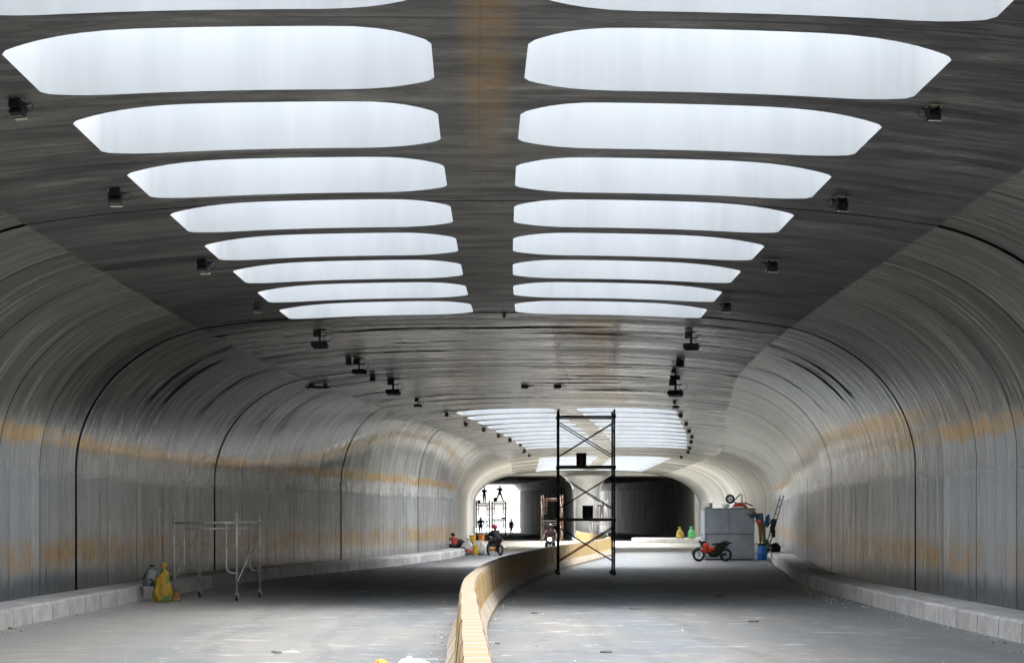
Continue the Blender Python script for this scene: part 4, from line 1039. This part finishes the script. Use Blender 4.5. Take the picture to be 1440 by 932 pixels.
# --- left far pile
DP = 86.5
crouch = dict(pelvis=(0, .12, .42), waist=(0, .08, .56), chest=(0, -.04, .72), neck=(0, -.12, .86), head=(0, -.16, .96), crown=(0, -.15, 1.04), shl=(-.18, -.05, .80), shr=(.18, -.05, .80), ell=(-.28, -.15, .58), elr=(.28, -.15, .58), hal=(-.18, -.36, .50), har=(.18, -.36, .50),
              hil=(-.10, .08, .40), hir=(.10, .08, .40), knl=(-.17, -.32, .46), knr=(.17, -.32, .46), anl=(-.16, -.12, .09), anr=(.16, -.12, .09), tol=(-.18, -.30, .035), tor=(.18, -.30, .035))
person('person in a faded red shirt crouching on the left kerb end', (gx(638, DP), DP, KERB_Z - .28), R(200), crouch, 'redcloth', 'darkcloth', scale=.95)
def at(px, dy=0): return (gx(px, DP + dy), DP + dy, 0)
sack('work_bag', 'black bag lying on the kerb end right of the crouching person', 'bag', (gx(648, DP + .6), DP + .6, .32), (.75, .5, .42), 'darkcloth', 21, False)
sack('sack', 'white printed sack with red mark beside the crouching person', 'sack', at(656, -.9), (.66, .5, .72), 'wsack', 22)
bm = B(); ball(bm, (0, 0, 0), (.16, .05, .12), (0, R(35), 0), 2); t_ = link('print_patch', bm, M['pinksack'], bpy.data.objects[[o.name for o in bpy.data.objects if o.get('label', '').startswith('white printed sack')][0]], True); t_.location = (.12, -.235, .2)
bm = B(); torus(bm, (0, 0, 0), .11, .03, 'y', 20, 6); t_ = link('ring_print', bm, M['black'], t_.parent, True); t_.location = (-.15, -.225, .24); t_.scale = (.8, .5, 1.2)
sack('sack', 'large white sack between the yellow buckets and the motorcycle', 'sack', at(673, -.6), (.85, .6, .72), 'wsack', 23, False)
lidded('bucket', 'yellow bucket lying highest on the pile left of the white sack', 'bucket', (gx(664.5, DP), DP, .62), .17, .36, M['yellowpl'])
lidded('bucket', 'brown bucket supporting the yellow bucket in the left pile', 'bucket', (gx(664.5, DP), DP, 0), .22, .615, M['brownbag'])
lidded('bucket', 'pale orange bucket on top of the large white sack', 'bucket', (gx(677, DP - .6), DP - .55, .66), .16, .36, M['orangepl'])
t = lidded('bucket', 'orange and white bucket on the road in front of the left motorcycle', 'bucket', (gx(692.5, DP - 2.2), DP - 2.2, 0), .15, .42, M['whitepl'])
bm = B(); lathe(bm, [(.158, .24), (.162, .40)], 20); link('band', bm, M['orangepl'], t, True)
lidded('bucket', 'small yellow tub low in the left pile beside the white sack', 'bucket', (gx(668.5, DP - .9), DP - 1.05, .0), .13, .5, M['yellowpl'])
# --- far right sacks on the kerb
yk = 128.0; kx = XC(yk) + HWR(yk) - .5
sack('sack', 'yellow sack on the far right kerb by the dark branch', 'sack', (gx(957, yk), yk, 0.33), (.55, .5, .7), 'ysack', 31)
sack('sack', 'green sack on the far right kerb, right of the yellow sack', 'sack', (gx(973, yk), yk, 0.33), (.55, .5, .75), 'gsack', 32)
bm = B()
for i in range(30):
    a0 = 134.6; x = 9.1 + i * .2
    box(bm, (x, 129.0 + math.sin(i * .3) * .05, .165), (.2, 5.6, .33))
bm.free()
bm = B(); box(bm, (12.6, 129.8, .16), (6.6, 6.2, .335), None, .03); tag(link('platform', bm, M['kerb']), 'low raised concrete platform under the far right sacks', 'platform')
# --- beyond the exit
t = thing('boundary_wall', 'pale hazy boundary wall beyond the bright left exit', 'wall', (0, 320, 0))
bm = B(); box(bm, (-10, 0, 1.6), (120, .4, 3.2)); link('wall_panel', bm, M['farwall'], t)
bm = B()
box(bm, (-10, 0, 3.27), (120.4, .7, .14)); link('coping', bm, M['farwall'], t)
# --- site litter on the road
for i, (px, py, s_) in enumerate(((895, 856, .16), (1060, 874, .10), (853, 917, .10), (1125, 818, .14), (388, 918, .07), (20, 879, .12), (12, 884, .1), (1010, 838, .12), (752, 862, .08), (700, 905, .05))):
    D_ = gy(py); bm = B(); ball(bm, (0, 0, .012), (s_, s_ * .5, .02), (0, 0, random.uniform(-.4, .4)), 2); lumpy(bm, .03, i, 9)
    for v in bm.verts: v.co.z = max(.002, v.co.z)
    tag(link('debris', bm, M['brownbag' if i in (5, 6) else 'greycloth'], None, False, (gx(px, D_), D_, 0)), 'small flat scrap of rubble lying on the dusty road', 'debris', 'scraps of rubble on the road')

# --- loose grit along the kerbs, the barrier foot and the road edges
rg_ = random.Random(5); bm = B()
for i in range(900):
    q = rg_.random(); yy = 18 + 60 * rg_.random() ** 1.6
    if q < .4: xx = XC(yy) - HWL(yy) + .92 + abs(rg_.gauss(0, .35))
    elif q < .8: xx = XC(yy) + HWR(yy) - .92 - abs(rg_.gauss(0, .35))
    elif q < .93: xx = BX(yy) + rg_.choice((-1, 1)) * (.33 + abs(rg_.gauss(0, .12)))
    else: xx = XC(yy) + rg_.uniform(-7.5, 7.5)
    s_ = rg_.uniform(.008, .03)
    r_ = bmesh.ops.create_icosphere(bm, subdivisions=1, radius=1, matrix=Matrix.Translation((xx, yy, s_ * .4)) @ Euler((rg_.random() * 3, rg_.random() * 3, rg_.random() * 3)).to_matrix().to_4x4() @ Matrix.Diagonal((s_, s_ * .7, s_ * .5, 1)))
tag(link('gravel', bm, M['kerb']), 'loose grit and crumbs of concrete scattered along kerbs and barrier foot', 'gravel', kind='stuff')
